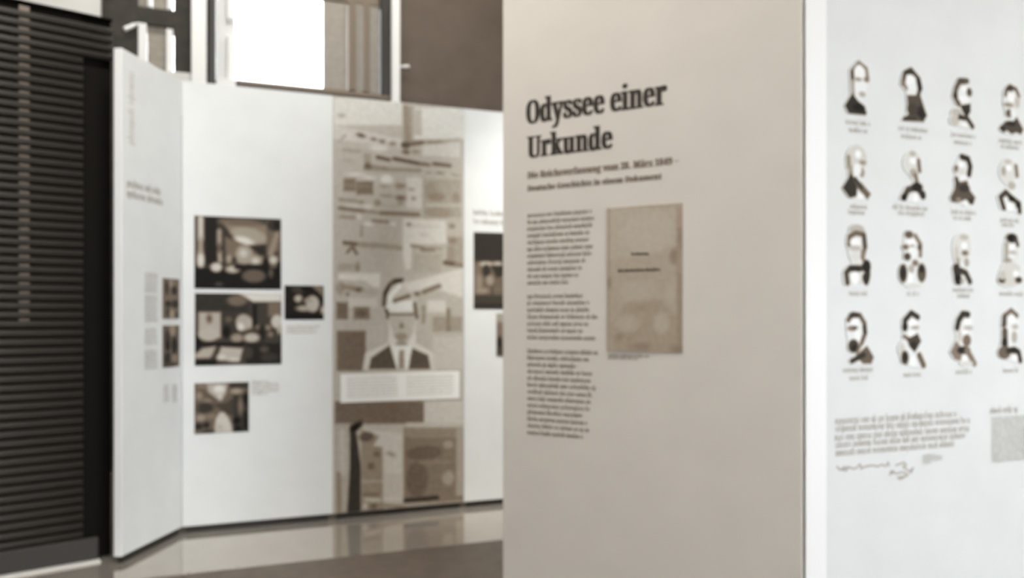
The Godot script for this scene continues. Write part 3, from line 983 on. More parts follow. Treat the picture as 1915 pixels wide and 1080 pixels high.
	ops = [
		["P", 115, 7.4, 0.8, 41.9, 1.8, 41.9, 17.7, 7.4, 16.6],
		["P", 168, 39.4, 1.8, 103, 3.7, 99.3, 35.6, 84.2, 59.1, 66.7, 53.1, 41.9, 28.3],
		["E", 76.7, 21.5, 17.5, 13.3, 0.00, 218],
		["E", 79.2, 42.9, 7.5, 13.3, 0.00, 195],
		["L", 12.8, 86, 17.2, 24.8, 64.2, 58.3],
		["E", 14.7, 41.9, 9.8, 13.2, 0.00, 132],
		["E", 39.4, 60, 12.4, 6.6, 0.00, 126],
		["E", 32, 82.2, 27.7, 17.2, 0.00, 54],
		["E", 7.4, 82.5, 7.4, 10.5, 0.00, 76],
		["P", 66, 59.2, 71.4, 99.3, 67.7, 124.5, 49.9, 124.5, 116.9, 99.3, 105],
		["P", 52, 111.9, 4, 171.7, 5.8, 171.7, 20.9, 111.9, 19],
		["E", 132.1, 30.1, 17.8, 9.4, 0.00, 152],
		["P", 55, 122, 42.3, 171.7, 44.1, 171.7, 172.9, 122, 170.3],
		["E", 145.3, 80.2, 8.1, 29.5, 0.00, 112],
		["E", 161.4, 55.3, 7.7, 18.8, 0.00, 28],
		["E", 132.1, 129.3, 11.4, 12.1, 0.00, 24],
		["E", 135.9, 154.9, 10.2, 8, 0.00, 24],
		["P", 28, 155.5, 102.2, 168.3, 102.7, 168.3, 156.6, 155.5, 155.9],
		["P", 192, 66.7, 119.5, 79.2, 100.2, 91.7, 99.4, 106.8, 118.7, 115.7, 143.2, 120.7, 170.2, 60.5, 167],
		["E", 79.2, 149.4, 12.5, 10.6, 0.00, 174],
		["E", 19.6, 114.7, 14.8, 10, 0.00, 142],
		["E", 51.8, 110.9, 14.9, 9, 0.00, 116],
		["P", 100, 0, 132.2, 59.2, 135.1, 59.2, 167, 0, 163.8],
		["E", 12.8, 143.4, 12.8, 11.1, 0.00, 40],
		["E", 36.9, 139.9, 10.4, 9.5, 0.00, 34],
		["E", 43.1, 160.3, 16.4, 5.8, 0.00, 52]
	]
	hung("mounted_photograph", "smallish photograph of a pale path running away, lowest on the tall white panel", "photograph", Vector3(-2.1988, 0.6813, -5.5544), 0.37246, 0.358, 0.351, 0.004, print_mat(paint(172, 168, 95, ops, 6.0, 4.0, 1)), "photographs on the tall white panel")
	ops = [
		["E", 48.9, 12.1, 25.1, 15.5, 0.00, 62],
		["E", 69.1, 7.7, 13.1, 13.5, 0.00, 25],
		["P", 118, 88.3, -0.3, 132.8, -0.9, 132.8, 42.4, 114.8, 22.8],
		["E", 46.4, 45.7, 14.1, 12.9, 0.00, 175],
		["E", 94.4, 63.5, 23.4, 29.1, 0.00, 178],
		["E", 64, 79.2, 25.2, 10.4, 0.00, 162],
		["E", 64, 56.4, 10.1, 11.4, 0.00, 60],
		["E", 79.2, 52.2, 13.2, 9.3, 0.00, 152],
		["L", 13.3, 24, -1, 109.2, 130.2, 109.3],
		["L", 7.2, 50, 124, 63.4, 115.8, 89.5],
		["E", 129.2, 85.3, 7.2, 13.6, 0.00, 190]
	]
	hung("mounted_photograph", "very dark small photograph right of the two large photographs", "photograph", Vector3(-1.6370, 1.4730, -5.7739), 0.37246, 0.277, 0.246, 0.004, print_mat(paint(133, 118, 31, ops, 6.0, 4.0, 1)), "photographs on the tall white panel")
	ops = [
		["E", 67.9, 21, 16.7, 22.1, 0.00, 118],
		["E", 32.5, 45, 16.4, 33.5, 0.00, 55],
		["E", 97.9, 55.8, 24.2, 21, 0.00, 44],
		["E", 67.9, 86, 35.7, 9.1, 0.00, 95],
		["E", 44.2, 118.9, 28.2, 14.2, 0.00, 44],
		["E", 103.9, 119.4, 29.1, 19.7, 0.00, 48],
		["E", 76.2, 169.3, 16.8, 23.5, 0.00, 130],
		["E", 38.3, 157.8, 16.4, 25.8, 0.00, 60],
		["E", 117.3, 171.9, 17.1, 16.5, 0.00, 72]
	]
	hung("mounted_photograph", "upper of two narrow dark photographs on the narrow side panel", "photograph", Vector3(-2.3039, 1.4795, -5.2862), 1.44686, 0.203, 0.270, 0.004, print_mat(paint(142, 189, 92, ops, 6.0, 4.0, 1.45)), "photographs on the narrow panel")
	ops = [
		["E", 79.8, 23, 26.4, 27.4, 0.00, 118],
		["E", 38.3, 67.4, 23.5, 46.5, 0.00, 50],
		["E", 40.7, 96.6, 17.6, 22, 0.00, 26],
		["E", 97.9, 95.4, 24.2, 40.7, 0.00, 36],
		["E", 38.3, 157.8, 28.2, 33.6, 0.00, 44],
		["E", 100.3, 155.9, 31.5, 19.7, 0.00, 104],
		["E", 64.3, 183.9, 50, 11.7, 0.00, 60]
	]
	hung("mounted_photograph", "lower of two narrow dark photographs on the narrow side panel", "photograph", Vector3(-2.3039, 1.1567, -5.2862), 1.44686, 0.203, 0.279, 0.004, print_mat(paint(142, 195, 82, ops, 6.0, 4.0, 1.45)), "photographs on the narrow panel")
	ops = [
		["P", 52, 0, 4.1, 218.8, -4.1, 218.8, 105, 0, 110.5],
		["E", 49, 120.3, 24.7, 9.3, 0.00, 188],
		["E", 95.5, 119.2, 17.5, 9.4, 0.00, 172],
		["E", 155.1, 117.8, 25.3, 9.4, 0.00, 180],
		["P", 108, 0, 126.6, 25.7, 126.1, 25.7, 236.2, 0, 236.5],
		["E", 50.3, 144.1, 16, 23.3, 0.00, 54],
		["P", 52, 67.6, 125.1, 148.8, 123.3, 148.8, 182.1, 123.6, 159, 92.4, 171.3],
		["E", 64.5, 180.5, 14.8, 18.6, 0.00, 144],
		["E", 21.4, 187, 12.2, 29, 0.00, 132],
		["E", 33.6, 220.5, 25.8, 10.4, 0.00, 138],
		["P", 66, 70.6, 206.6, 76.8, 206.6, 76.8, 241.6, 70.6, 241.6],
		["E", 98.6, 218, 18.7, 8.2, 0.00, 104],
		["P", 64, 0, 237.6, 218.8, 235.6, 218.8, 288.9, 0, 289.6],
		["L", 12.7, 48, 0, 276.9, 218.8, 275.9],
		["E", 180.5, 181.6, 25.4, 35.4, 0.00, 120],
		["E", 167.8, 217.2, 38, 9.4, 0.00, 70]
	]
	hung("mounted_photograph", "dark photograph under two lines of text, right of the newspaper collage", "photograph", Vector3(-0.3007, 1.5548, -6.2960), 0.37246, 0.456, 0.603, 0.004, print_mat(paint(219, 289, 98, ops, 6.0, 4.0, 1)), "photographs beside the headline panel")
	ops = [
		["P", 158, 0, 0.1, 147, -0.1, 147, 34.4, 0, 34],
		["E", 10.6, 57.4, 11.2, 23.4, 0.00, 112],
		["E", 12.5, 113, 11.2, 25.7, 0.00, 44],
		["E", 15, 145.2, 18.7, 14, 0.00, 70],
		["E", 70.3, 87.2, 31.7, 35.4, 0.00, 80],
		["E", 108.5, 123.1, 25.6, 29.6, 0.00, 140]
	]
	hung("mounted_photograph", "small photograph peeping out beside the edge of the grey headline panel", "photograph", Vector3(-0.1238, 1.1769, -6.3651), 0.37246, 0.306, 0.341, 0.004, print_mat(paint(147, 164, 120, ops, 6.0, 4.0, 1)), "photographs beside the headline panel")
	ops = [
		["P", 147, 0, -5.3, 151.9, 5.3, 151.9, 81.6, 0, 103.8],
		["E", 78.2, 250.5, 69.6, 75.1, 0.00, 131],
		["E", 61.5, 162.6, 40.2, 18.9, 0.00, 146],
		["E", 81.5, 53.5, 49.6, 37.5, 0.00, 152],
		["E", 130.3, 169.8, 7.7, 15.4, 0.00, 150],
		["E", 111, 225.3, 16.2, 18.6, 0.00, 146],
		["E", 41.3, 225.6, 23.8, 15.8, 0.00, 145],
		["L", 4.9, 128, 1.4, 1.2, 1.4, 277.2],
		["P", 128, 140.8, 4.5, 151.9, 5.3, 151.9, 278.5, 140.8, 278.7],
		["L", 5.1, 112, 146.8, 49.3, 146.8, 81.4],
		["L", 4.4, 116, 146.8, 133.4, 146.8, 267.9],
		["E", 136, 98.7, 7.6, 13.5, 0.00, 110],
		["E", 3.5, 146.3, 3.1, 6.4, 0.00, 102],
		["E", 69.9, 270, 17.3, 6.3, 0.00, 112],
		["E", 143.7, 273.2, 10.8, 5.5, 0.00, 104],
		["E", 25.9, 251.2, 6.2, 5.7, 0.00, 112],
		["E", 46.4, 254.7, 3.4, 5.1, 0.00, 122],
		["E", 73.2, 195.1, 12.6, 4.4, 0.00, 124],
		["E", 102.8, 195.2, 3.9, 5.6, 0.00, 126],
		["L", 3.2, 132, 0, -4, 151.9, 6.5]
	]
	var d := hung("document_cover", "mounted brown paper document cover on the grey headline panel", "document", Vector3(0.4482, 1.3347, -3.7545), -0.53696, 0.362, 0.667, 0.004, print_mat(paint(152, 280, 140, ops, 7.0, 7.0, 1.5)), "")
	lettering("lettering", "Verfassung", M.ink, d, 0.118, 0.203, 0.440, 0.456, 0.004)
	lettering("lettering", "des deutschen Reiches", M.ink, d, 0.054, 0.258, 0.368, 0.382, 0.004)

# sixteen small cut-out portraits stuck to the white panel; each row: label, place, size, outline, strokes
func portrait(label: String, at: Vector3, w: float, h: float, outline: Array, ops: Array) -> void:
	var o := PackedVector2Array()
	for i in range(0, outline.size(), 2):
		o.append(Vector2(outline[i] * w / 100.0, h - outline[i + 1] * h / 100.0))
	var m := print_mat(paint(int(w * 620.0), int(h * 620.0), 231, ops, 3.5))
	var n := obj("portrait_picture", cut_board(o, 0.004, Vector2.ZERO, Vector2(w, h)), m, self, at)
	n.rotation.y = 0.37352
	tag(n, label, "portrait", "portraits on the white foreground panel")


func portraits() -> void:
	portrait("portrait with pale forehead and plain dark coat, first in the top row", Vector3(1.3947, 2.3400, -3.3810), 0.1464, 0.2550,
		[61.3, 3.0, 73.9, 6.4, 84.8, 9.9, 94.9, 13.5, 96.6, 17.7, 97.5, 21.9, 99.2, 26.1, 100.0, 30.3, 100.0, 34.6, 94.1, 39.2, 89.9, 43.7, 88.2, 48.1, 85.6, 52.5, 84.8, 56.8, 85.6, 61.0, 74.7, 65.9, 58.8, 71.1, 70.5, 74.7, 82.3, 78.3, 84.0, 82.5, 87.3, 86.5, 89.0, 90.7, 85.6, 95.2, 68.0, 96.1, 14.8, 94.6, 9.9, 90.7, 4.9, 86.7, 0.0, 82.8, 4.9, 78.3, 10.7, 73.8, 16.5, 69.2, 22.2, 64.7, 23.1, 60.4, 22.2, 56.2, 22.2, 52.0, 21.4, 47.8, 21.4, 43.6, 22.2, 39.4, 21.4, 35.2, 19.8, 31.1, 18.9, 26.9, 18.9, 22.7, 26.4, 18.0, 33.8, 13.3, 42.1, 8.5, 51.3, 3.6],
		[
		["E", 53.9, 54.5, 26.2, 44.5, 0.00, 236],
		["L", 10.3, 122, 30.5, 63, 26.8, 37.2, 51.3, 12.3, 76.5, 25.6, 80.7, 47.5],
		["L", 11.4, 72, 29.4, 41, 29.4, 61.9],
		["E", 77.6, 54.4, 9.5, 7.3, 0.00, 122],
		["E", 49.2, 56.6, 11.5, 5.7, 0.00, 150],
		["L", 13.3, 165, 29.4, 65.2, 31.5, 97.2],
		["E", 52.4, 35.2, 15.7, 16.2, 0.00, 250],
		["E", 56.5, 78.5, 18.9, 17, 0.00, 238],
		["E", 62.8, 94.9, 11.5, 7.3, 0.00, 172],
		["P", 50, 29.4, 95.8, 48.7, 113.7, 64.4, 122.3, 77.6, 141.3, 74.9, 148.5, 17.5, 149.3, 3.6, 130.1],
		["E", 51.3, 130.8, 20.9, 10.1, 0.00, 34]])
	portrait("dark-haired portrait with a broad dark coat, second in the top row", Vector3(1.6866, 2.3384, -3.4954), 0.1639, 0.2646,
		[44.6, 4.3, 53.8, 7.9, 61.3, 11.6, 68.8, 15.3, 76.4, 19.0, 78.9, 23.1, 81.4, 27.2, 83.1, 31.3, 85.6, 35.4, 83.9, 39.8, 80.6, 44.2, 78.0, 48.7, 79.7, 52.8, 82.3, 56.9, 85.6, 60.9, 88.2, 65.0, 91.5, 69.1, 94.1, 73.2, 96.6, 77.3, 100.0, 81.4, 96.6, 85.9, 92.4, 90.3, 88.2, 94.8, 65.5, 96.1, 3.3, 95.2, 6.6, 90.9, 21.4, 85.8, 23.9, 81.5, 21.4, 77.4, 22.2, 73.2, 24.7, 68.8, 23.9, 64.7, 22.2, 60.5, 21.4, 56.4, 21.4, 52.2, 22.2, 47.9, 14.0, 44.2, 7.4, 40.5, 0.0, 36.7, 0.0, 32.5, 2.5, 28.2, 4.1, 23.9, 5.7, 19.6, 7.4, 15.3, 18.9, 10.3, 34.6, 5.0],
		[
		["E", 40.3, 46.2, 27.8, 29.2, 0.00, 238],
		["L", 12.9, 72, 11.6, 57.5, 18.2, 27.7, 40.3, 15.7, 67.2, 37, 75, 61.4, 65.5, 83.3],
		["L", 16, 44, 67.2, 43.3, 72.2, 62.5],
		["E", 34.8, 23.8, 15.6, 7.5, 0.00, 50],
		["L", 10.8, 122, 9.9, 50.7, 23.7, 68.7],
		["E", 37.6, 41.5, 13.3, 12.5, 0.00, 251],
		["E", 40.3, 75.4, 13.9, 7.5, 0.00, 236],
		["P", 78, 25.4, 86.5, 73.9, 81.6, 97.7, 134.8, 86.3, 153.5, 7.1, 156.4, 32, 136.6],
		["P", 44, 73.9, 107.6, 97.7, 134.8, 80.7, 149, 56, 130.3],
		["L", 10.2, 60, 17.1, 150.5, 57.1, 146.9],
		["E", 45.9, 122.8, 20.1, 16.7, 0.00, 66]])
	portrait("portrait with black beard and one grey shoulder, third in the top row", Vector3(1.9593, 2.3347, -3.6023), 0.1656, 0.2531,
		[63.0, 3.0, 79.7, 6.1, 79.7, 10.3, 70.5, 15.2, 78.1, 18.9, 87.3, 22.6, 89.9, 26.6, 89.9, 30.9, 85.6, 35.4, 80.6, 40.0, 77.2, 44.4, 83.9, 48.2, 83.9, 52.5, 83.9, 56.7, 83.9, 61.0, 81.4, 65.4, 76.4, 69.9, 81.4, 73.9, 87.3, 77.8, 92.4, 81.7, 98.3, 85.6, 100.0, 89.8, 93.2, 94.4, 82.3, 95.0, 47.1, 92.8, 5.7, 90.9, 0.8, 87.0, 0.0, 82.8, 1.6, 78.6, 8.2, 74.0, 4.9, 70.0, 6.6, 65.7, 14.8, 61.0, 25.5, 56.1, 20.6, 52.2, 16.4, 48.3, 11.5, 44.4, 8.2, 40.5, 9.9, 36.2, 11.5, 31.8, 13.1, 27.5, 14.8, 23.2, 18.9, 18.8, 23.9, 14.2, 28.0, 9.7, 35.5, 5.0],
		[
		["E", 54.2, 52.7, 26.7, 30.2, 0.00, 234],
		["L", 16.3, 86, 69, 14.5, 42.3, 16, 27.6, 38.2, 21.7, 61.1, 36.4, 81.2],
		["E", 48.2, 18.8, 16, 7.3, 0.00, 74],
		["E", 24.6, 60, 8.2, 7.7, 0.00, 48],
		["E", 77.4, 45.2, 10.8, 12.1, 0.00, 80],
		["E", 58.3, 38.5, 8.3, 6, 0.00, 252],
		["E", 52.4, 65.8, 16.6, 6.9, 0.00, 248],
		["E", 30.5, 106.6, 21.2, 12, 0.00, 184],
		["E", 21.7, 128.9, 17.6, 14.6, 0.00, 190],
		["P", 50, 41.1, 85, 82.2, 76.7, 82.2, 98.4, 67.9, 118.3, 63.1, 126.1, 33.4, 124.4, 38.2, 110.2, 60.1, 112.5],
		["L", 14.5, 64, 69, 118.2, 90, 140.2],
		["E", 60.1, 138.4, 10.7, 6.9, 0.00, 242]])
	portrait("portrait with dark hair and open dark coat, last in the top row", Vector3(2.2486, 2.3340, -3.7156), 0.1742, 0.2610,
		[50.4, 3.9, 66.3, 7.0, 78.9, 10.4, 82.3, 14.4, 85.6, 18.4, 89.9, 22.4, 89.9, 26.6, 86.5, 31.1, 87.3, 35.3, 86.5, 39.6, 83.1, 44.1, 77.2, 48.7, 71.3, 53.3, 67.1, 57.8, 74.7, 61.6, 79.7, 65.5, 83.9, 69.5, 89.0, 73.5, 93.2, 77.5, 98.3, 81.4, 99.2, 85.6, 94.9, 90.1, 89.9, 94.7, 49.6, 96.9, 13.1, 94.7, 5.7, 90.9, 0.0, 87.0, 5.7, 82.5, 13.1, 77.9, 21.4, 73.2, 59.6, 66.7, 27.2, 64.4, 23.9, 60.4, 24.7, 56.2, 23.9, 52.0, 20.6, 48.0, 16.4, 44.1, 17.3, 39.8, 17.3, 35.6, 18.1, 31.4, 15.6, 27.4, 16.4, 23.1, 18.1, 18.8, 22.2, 14.3, 29.6, 9.6, 39.6, 4.7],
		[
		["E", 54.5, 57.7, 31.6, 35.6, 0.00, 226],
		["L", 11.6, 90, 29.3, 42.4, 32.5, 28.8, 48.2, 15.2, 73.5, 22.4, 84.9, 41.3],
		["E", 48.2, 22.3, 13.9, 8, 0.00, 60],
		["E", 54.5, 47.5, 15.8, 11.6, 0.00, 252],
		["E", 41.9, 70, 20.1, 6.2, 0.00, 138],
		["E", 77.9, 57.6, 11.5, 18.8, 0.00, 188],
		["E", 43.1, 94.3, 12.6, 11.5, 0.00, 92],
		["E", 59.5, 92.8, 8.9, 10.7, 0.00, 236],
		["P", 74, 4.3, 139.8, 28.1, 119.2, 54.5, 122.2, 76.7, 101.5, 103.5, 135.8, 93.9, 151, 73.5, 146.4, 54.5, 153.3, 35.6, 143.8, 19.9, 152.6],
		["E", 51.3, 122.5, 20.2, 7.1, 0.00, 42],
		["E", 18.1, 138.6, 10, 7.1, 0.00, 48]])
	portrait("pale grey-haired portrait with sloping dark coat, first in the second row", Vector3(1.3831, 1.9837, -3.3765), 0.1674, 0.2527,
		[58.7, 2.5, 73.0, 6.1, 79.7, 10.1, 83.9, 14.2, 86.5, 18.5, 87.3, 22.8, 88.2, 27.1, 87.3, 31.4, 84.8, 35.9, 81.4, 40.4, 78.0, 44.9, 79.7, 49.1, 78.9, 53.5, 74.7, 58.0, 58.7, 63.0, 69.6, 66.9, 77.2, 70.9, 83.9, 75.0, 90.7, 79.1, 98.3, 83.2, 98.3, 87.5, 92.4, 92.1, 90.4, 96.5, 79.2, 96.9, 22.2, 94.6, 16.4, 90.5, 10.7, 86.4, 4.9, 82.3, 0.0, 78.2, 4.9, 73.8, 9.8, 69.3, 14.8, 64.8, 19.7, 60.3, 19.7, 56.0, 18.9, 51.8, 18.9, 47.5, 14.0, 43.4, 13.1, 39.2, 13.1, 34.9, 12.3, 30.6, 12.3, 26.3, 15.6, 21.9, 18.1, 17.5, 22.2, 13.0, 28.8, 8.4, 42.9, 3.3],
		[
		["E", 52.7, 43.2, 34.4, 36.4, 0.00, 208],
		["E", 56.4, 31.6, 10.4, 10.5, 0.00, 247],
		["L", 14.3, 138, 23.7, 42, 25.2, 65.3],
		["E", 72.1, 52.3, 11.6, 5.7, 0.00, 138],
		["L", 15.3, 150, 30.4, 68.9, 31.9, 89],
		["E", 69.5, 79.3, 9.4, 12.2, 0.00, 148],
		["E", 53.8, 71.4, 13.6, 16.2, 0.00, 238],
		["P", 54, 33, 82.9, 54.8, 107.7, 51.2, 142.3, 27.8, 147.6, 3.6, 122.8],
		["P", 96, 38.2, 91.8, 69.5, 106.8, 100.1, 133.5, 87.9, 149.2, 53.8, 119.9],
		["L", 9.3, 58, 47.5, 96, 66.9, 119.1],
		["E", 64.2, 141.6, 11.5, 7.3, 0.00, 252]])
	portrait("white-haired portrait with a bow-shaped black collar, second in the second row", Vector3(1.6841, 1.9926, -3.4944), 0.1638, 0.2416,
		[55.4, 2.7, 68.8, 6.3, 75.5, 10.3, 79.7, 14.5, 82.3, 18.7, 83.1, 23.0, 82.3, 27.3, 81.4, 31.7, 82.3, 36.0, 83.1, 40.3, 75.5, 45.0, 70.5, 49.5, 72.2, 53.8, 73.0, 58.1, 81.4, 62.1, 86.5, 66.2, 87.3, 70.5, 92.4, 74.6, 96.6, 78.8, 100.0, 83.0, 99.2, 87.4, 89.9, 92.1, 62.9, 97.4, 52.9, 97.7, 1.6, 95.3, 0.0, 91.0, 2.5, 86.7, 7.4, 82.2, 11.5, 77.8, 15.6, 73.3, 23.9, 68.7, 45.4, 63.5, 49.6, 59.0, 42.9, 55.0, 34.6, 51.1, 31.3, 46.9, 21.4, 43.1, 16.4, 39.0, 13.1, 34.9, 11.5, 30.6, 11.5, 26.4, 12.3, 22.0, 14.8, 17.6, 18.1, 13.2, 24.7, 8.6, 38.8, 3.5],
		[
		["E", 47.6, 38.3, 32.3, 31.3, 0.00, 216],
		["E", 47.6, 14.5, 11.2, 7.5, 0.00, 180],
		["E", 50.4, 33.9, 14, 9.2, 0.00, 247],
		["L", 13, 104, 68.8, 32.6, 73.3, 59.6],
		["E", 50.4, 67.4, 13.4, 12.5, 0.00, 164],
		["L", 14.9, 118, 58.7, 73.1, 64.3, 95.8],
		["L", 18.1, 70, 15.4, 136.1, 30.9, 113.2, 64.3, 104.2, 85.7, 126.9],
		["E", 64.3, 104.2, 20.2, 12.6, 0.00, 38],
		["E", 17.1, 134, 9.9, 8.3, 0.00, 28],
		["E", 85.2, 124.4, 10.2, 11.8, 0.00, 48],
		["E", 58.7, 133.8, 9, 10, 0.00, 250]])
	portrait("portrait with thick black hair and wide coat, third in the second row", Vector3(1.9611, 1.9887, -3.6029), 0.1676, 0.2524,
		[51.3, 2.8, 75.5, 6.0, 81.4, 10.0, 84.8, 14.2, 87.3, 18.4, 89.9, 22.7, 89.9, 27.0, 88.2, 31.4, 86.5, 35.9, 85.6, 40.2, 78.1, 44.9, 68.8, 49.6, 71.3, 53.9, 73.8, 58.1, 78.1, 62.3, 78.9, 66.6, 86.5, 70.7, 93.2, 74.8, 100.0, 78.9, 98.3, 83.3, 94.9, 87.8, 92.4, 92.2, 64.6, 97.5, 54.6, 97.8, 47.9, 93.7, 4.1, 90.9, 1.6, 86.7, 0.0, 82.4, 4.1, 78.0, 9.0, 73.5, 13.1, 69.1, 15.6, 64.7, 16.4, 60.4, 16.4, 56.1, 14.8, 51.8, 14.8, 47.5, 22.2, 42.9, 18.1, 38.8, 13.1, 34.7, 12.3, 30.5, 15.6, 26.0, 23.0, 21.4, 28.0, 16.9, 33.0, 12.3, 32.1, 8.0, 39.6, 3.4],
		[
		["E", 50, 49.2, 26.7, 30.2, 0.00, 226],
		["L", 17, 46, 47.1, 14.1, 70.9, 18.4, 79.8, 38.6, 75.1, 61.4],
		["E", 26.4, 48.7, 9.4, 10.3, 0.00, 108],
		["E", 45.3, 37.5, 10.7, 8.6, 0.00, 252],
		["E", 47.1, 54.6, 16.6, 10.3, 0.00, 214],
		["E", 53, 70.6, 10.7, 6.9, 0.00, 238],
		["P", 82, 25.2, 71.5, 41.1, 85.1, 67.9, 79.2, 76.8, 104.6, 99.7, 125, 90, 147.3, 61.9, 132.7, 35.2, 142.3, 8.8, 142.8, 4.1, 129.3, 19.3, 107],
		["E", 56, 101.5, 21.4, 11.2, 0.00, 58],
		["L", 13.4, 68, 26.4, 76.6, 30.5, 94.4],
		["E", 82.8, 136.3, 9.6, 8.7, 0.00, 58],
		["E", 61.9, 142.6, 8.3, 7.8, 0.00, 238],
		["E", 35.2, 134.1, 9.4, 5.2, 0.00, 140]])
	portrait("fair-haired portrait with black lapels, last in the second row", Vector3(2.2392, 1.9651, -3.7120), 0.1769, 0.2785,
		[52.1, 2.6, 66.3, 6.3, 73.0, 10.3, 82.3, 14.3, 83.9, 18.6, 84.8, 22.9, 85.6, 27.2, 86.5, 31.6, 78.0, 36.3, 68.0, 41.0, 73.0, 45.2, 74.7, 49.5, 69.6, 54.0, 52.1, 59.0, 62.1, 63.0, 73.8, 67.0, 86.5, 70.9, 96.6, 74.9, 98.3, 79.2, 99.2, 83.6, 100.0, 87.9, 100.0, 92.3, 91.5, 97.0, 79.7, 97.3, 71.3, 93.2, 13.1, 90.6, 10.7, 86.4, 7.4, 82.2, 4.9, 77.9, 1.6, 73.7, 0.0, 69.5, 4.9, 65.0, 14.8, 60.4, 25.5, 55.7, 36.3, 50.9, 32.1, 46.8, 20.6, 42.9, 14.0, 38.8, 10.7, 34.6, 8.2, 30.4, 7.4, 26.2, 8.2, 21.8, 10.7, 17.4, 14.8, 12.9, 21.4, 8.3, 35.4, 3.3],
		[
		["E", 48.1, 43, 35.2, 35.5, 0.00, 216],
		["L", 14.6, 118, 78.4, 27.7, 82.9, 54.1],
		["E", 28, 44.4, 10, 13.3, 0.00, 164],
		["E", 49.3, 34.1, 11.3, 8.9, 0.00, 248],
		["E", 44.9, 16.6, 13.8, 7.1, 0.00, 188],
		["E", 60.7, 84.5, 16.4, 11.6, 0.00, 174],
		["L", 16.5, 62, 29.3, 151.4, 15.5, 120.3, 36.8, 104.9, 60.7, 120.1, 91.1, 135, 93.7, 157.2],
		["E", 60.7, 122.3, 12.6, 8, 0.00, 26],
		["E", 87.3, 139.6, 10.2, 8.9, 0.00, 30],
		["E", 54.4, 147.1, 13.9, 10.7, 0.00, 248]])
	portrait("portrait with high grey hair and rounded dark shoulders, first in the third row", Vector3(1.3875, 1.6223, -3.3781), 0.1643, 0.2732,
		[58.7, 1.4, 73.8, 5.5, 78.0, 9.8, 80.6, 14.2, 83.9, 18.6, 84.8, 23.1, 85.6, 27.5, 86.5, 32.0, 87.3, 36.4, 85.6, 40.9, 83.9, 45.4, 81.4, 49.9, 79.7, 54.4, 93.2, 58.7, 97.5, 63.1, 98.3, 67.5, 98.3, 72.0, 99.2, 76.5, 100.0, 80.9, 97.5, 85.4, 94.9, 89.9, 93.2, 94.4, 82.2, 99.0, 11.5, 99.5, 4.1, 95.2, 2.5, 90.8, 1.6, 86.4, 0.8, 82.0, 0.0, 77.6, 4.9, 73.2, 13.1, 68.7, 32.1, 64.0, 28.8, 59.6, 23.0, 55.3, 21.4, 50.9, 18.9, 46.5, 17.2, 42.2, 13.1, 37.8, 10.7, 33.5, 11.5, 29.0, 12.3, 24.6, 13.1, 20.2, 21.4, 15.6, 19.7, 11.2, 23.8, 6.7, 38.7, 1.9],
		[
		["E", 49.7, 19.3, 25.9, 14.2, 0.00, 180],
		["E", 45.9, 69.5, 24.2, 29.2, 0.00, 224],
		["L", 13.9, 98, 22.9, 58.6, 24.5, 37.7, 45.9, 27.8, 72.9, 31, 76.8, 64.4, 68.6, 89.7],
		["L", 14.8, 78, 72.9, 35.2, 76.8, 61],
		["E", 43.2, 52.1, 17.2, 10, 0.00, 253],
		["E", 43.2, 67.5, 21.5, 7.5, 0.00, 186],
		["E", 43.2, 90.4, 16.1, 10.8, 0.00, 215],
		["L", 12.7, 128, 68.6, 77.2, 71.3, 98.9],
		["P", 216, 22.9, 161.6, 37.9, 103.1, 72.9, 102.2, 86.6, 160.7],
		["L", 15.9, 70, 17.5, 158.3, 13.8, 132.7, 27.1, 120, 64.8, 120, 83.8, 110.3, 87.7, 135.4, 81.1, 156.6],
		["E", 43.2, 121.7, 21.5, 7.5, 0.00, 44],
		["E", 82.2, 114.6, 14.2, 17.6, 0.00, 40],
		["E", 80, 144.8, 12, 14.3, 0.00, 50],
		["E", 43.2, 145.5, 14, 16.7, 0.00, 248]])
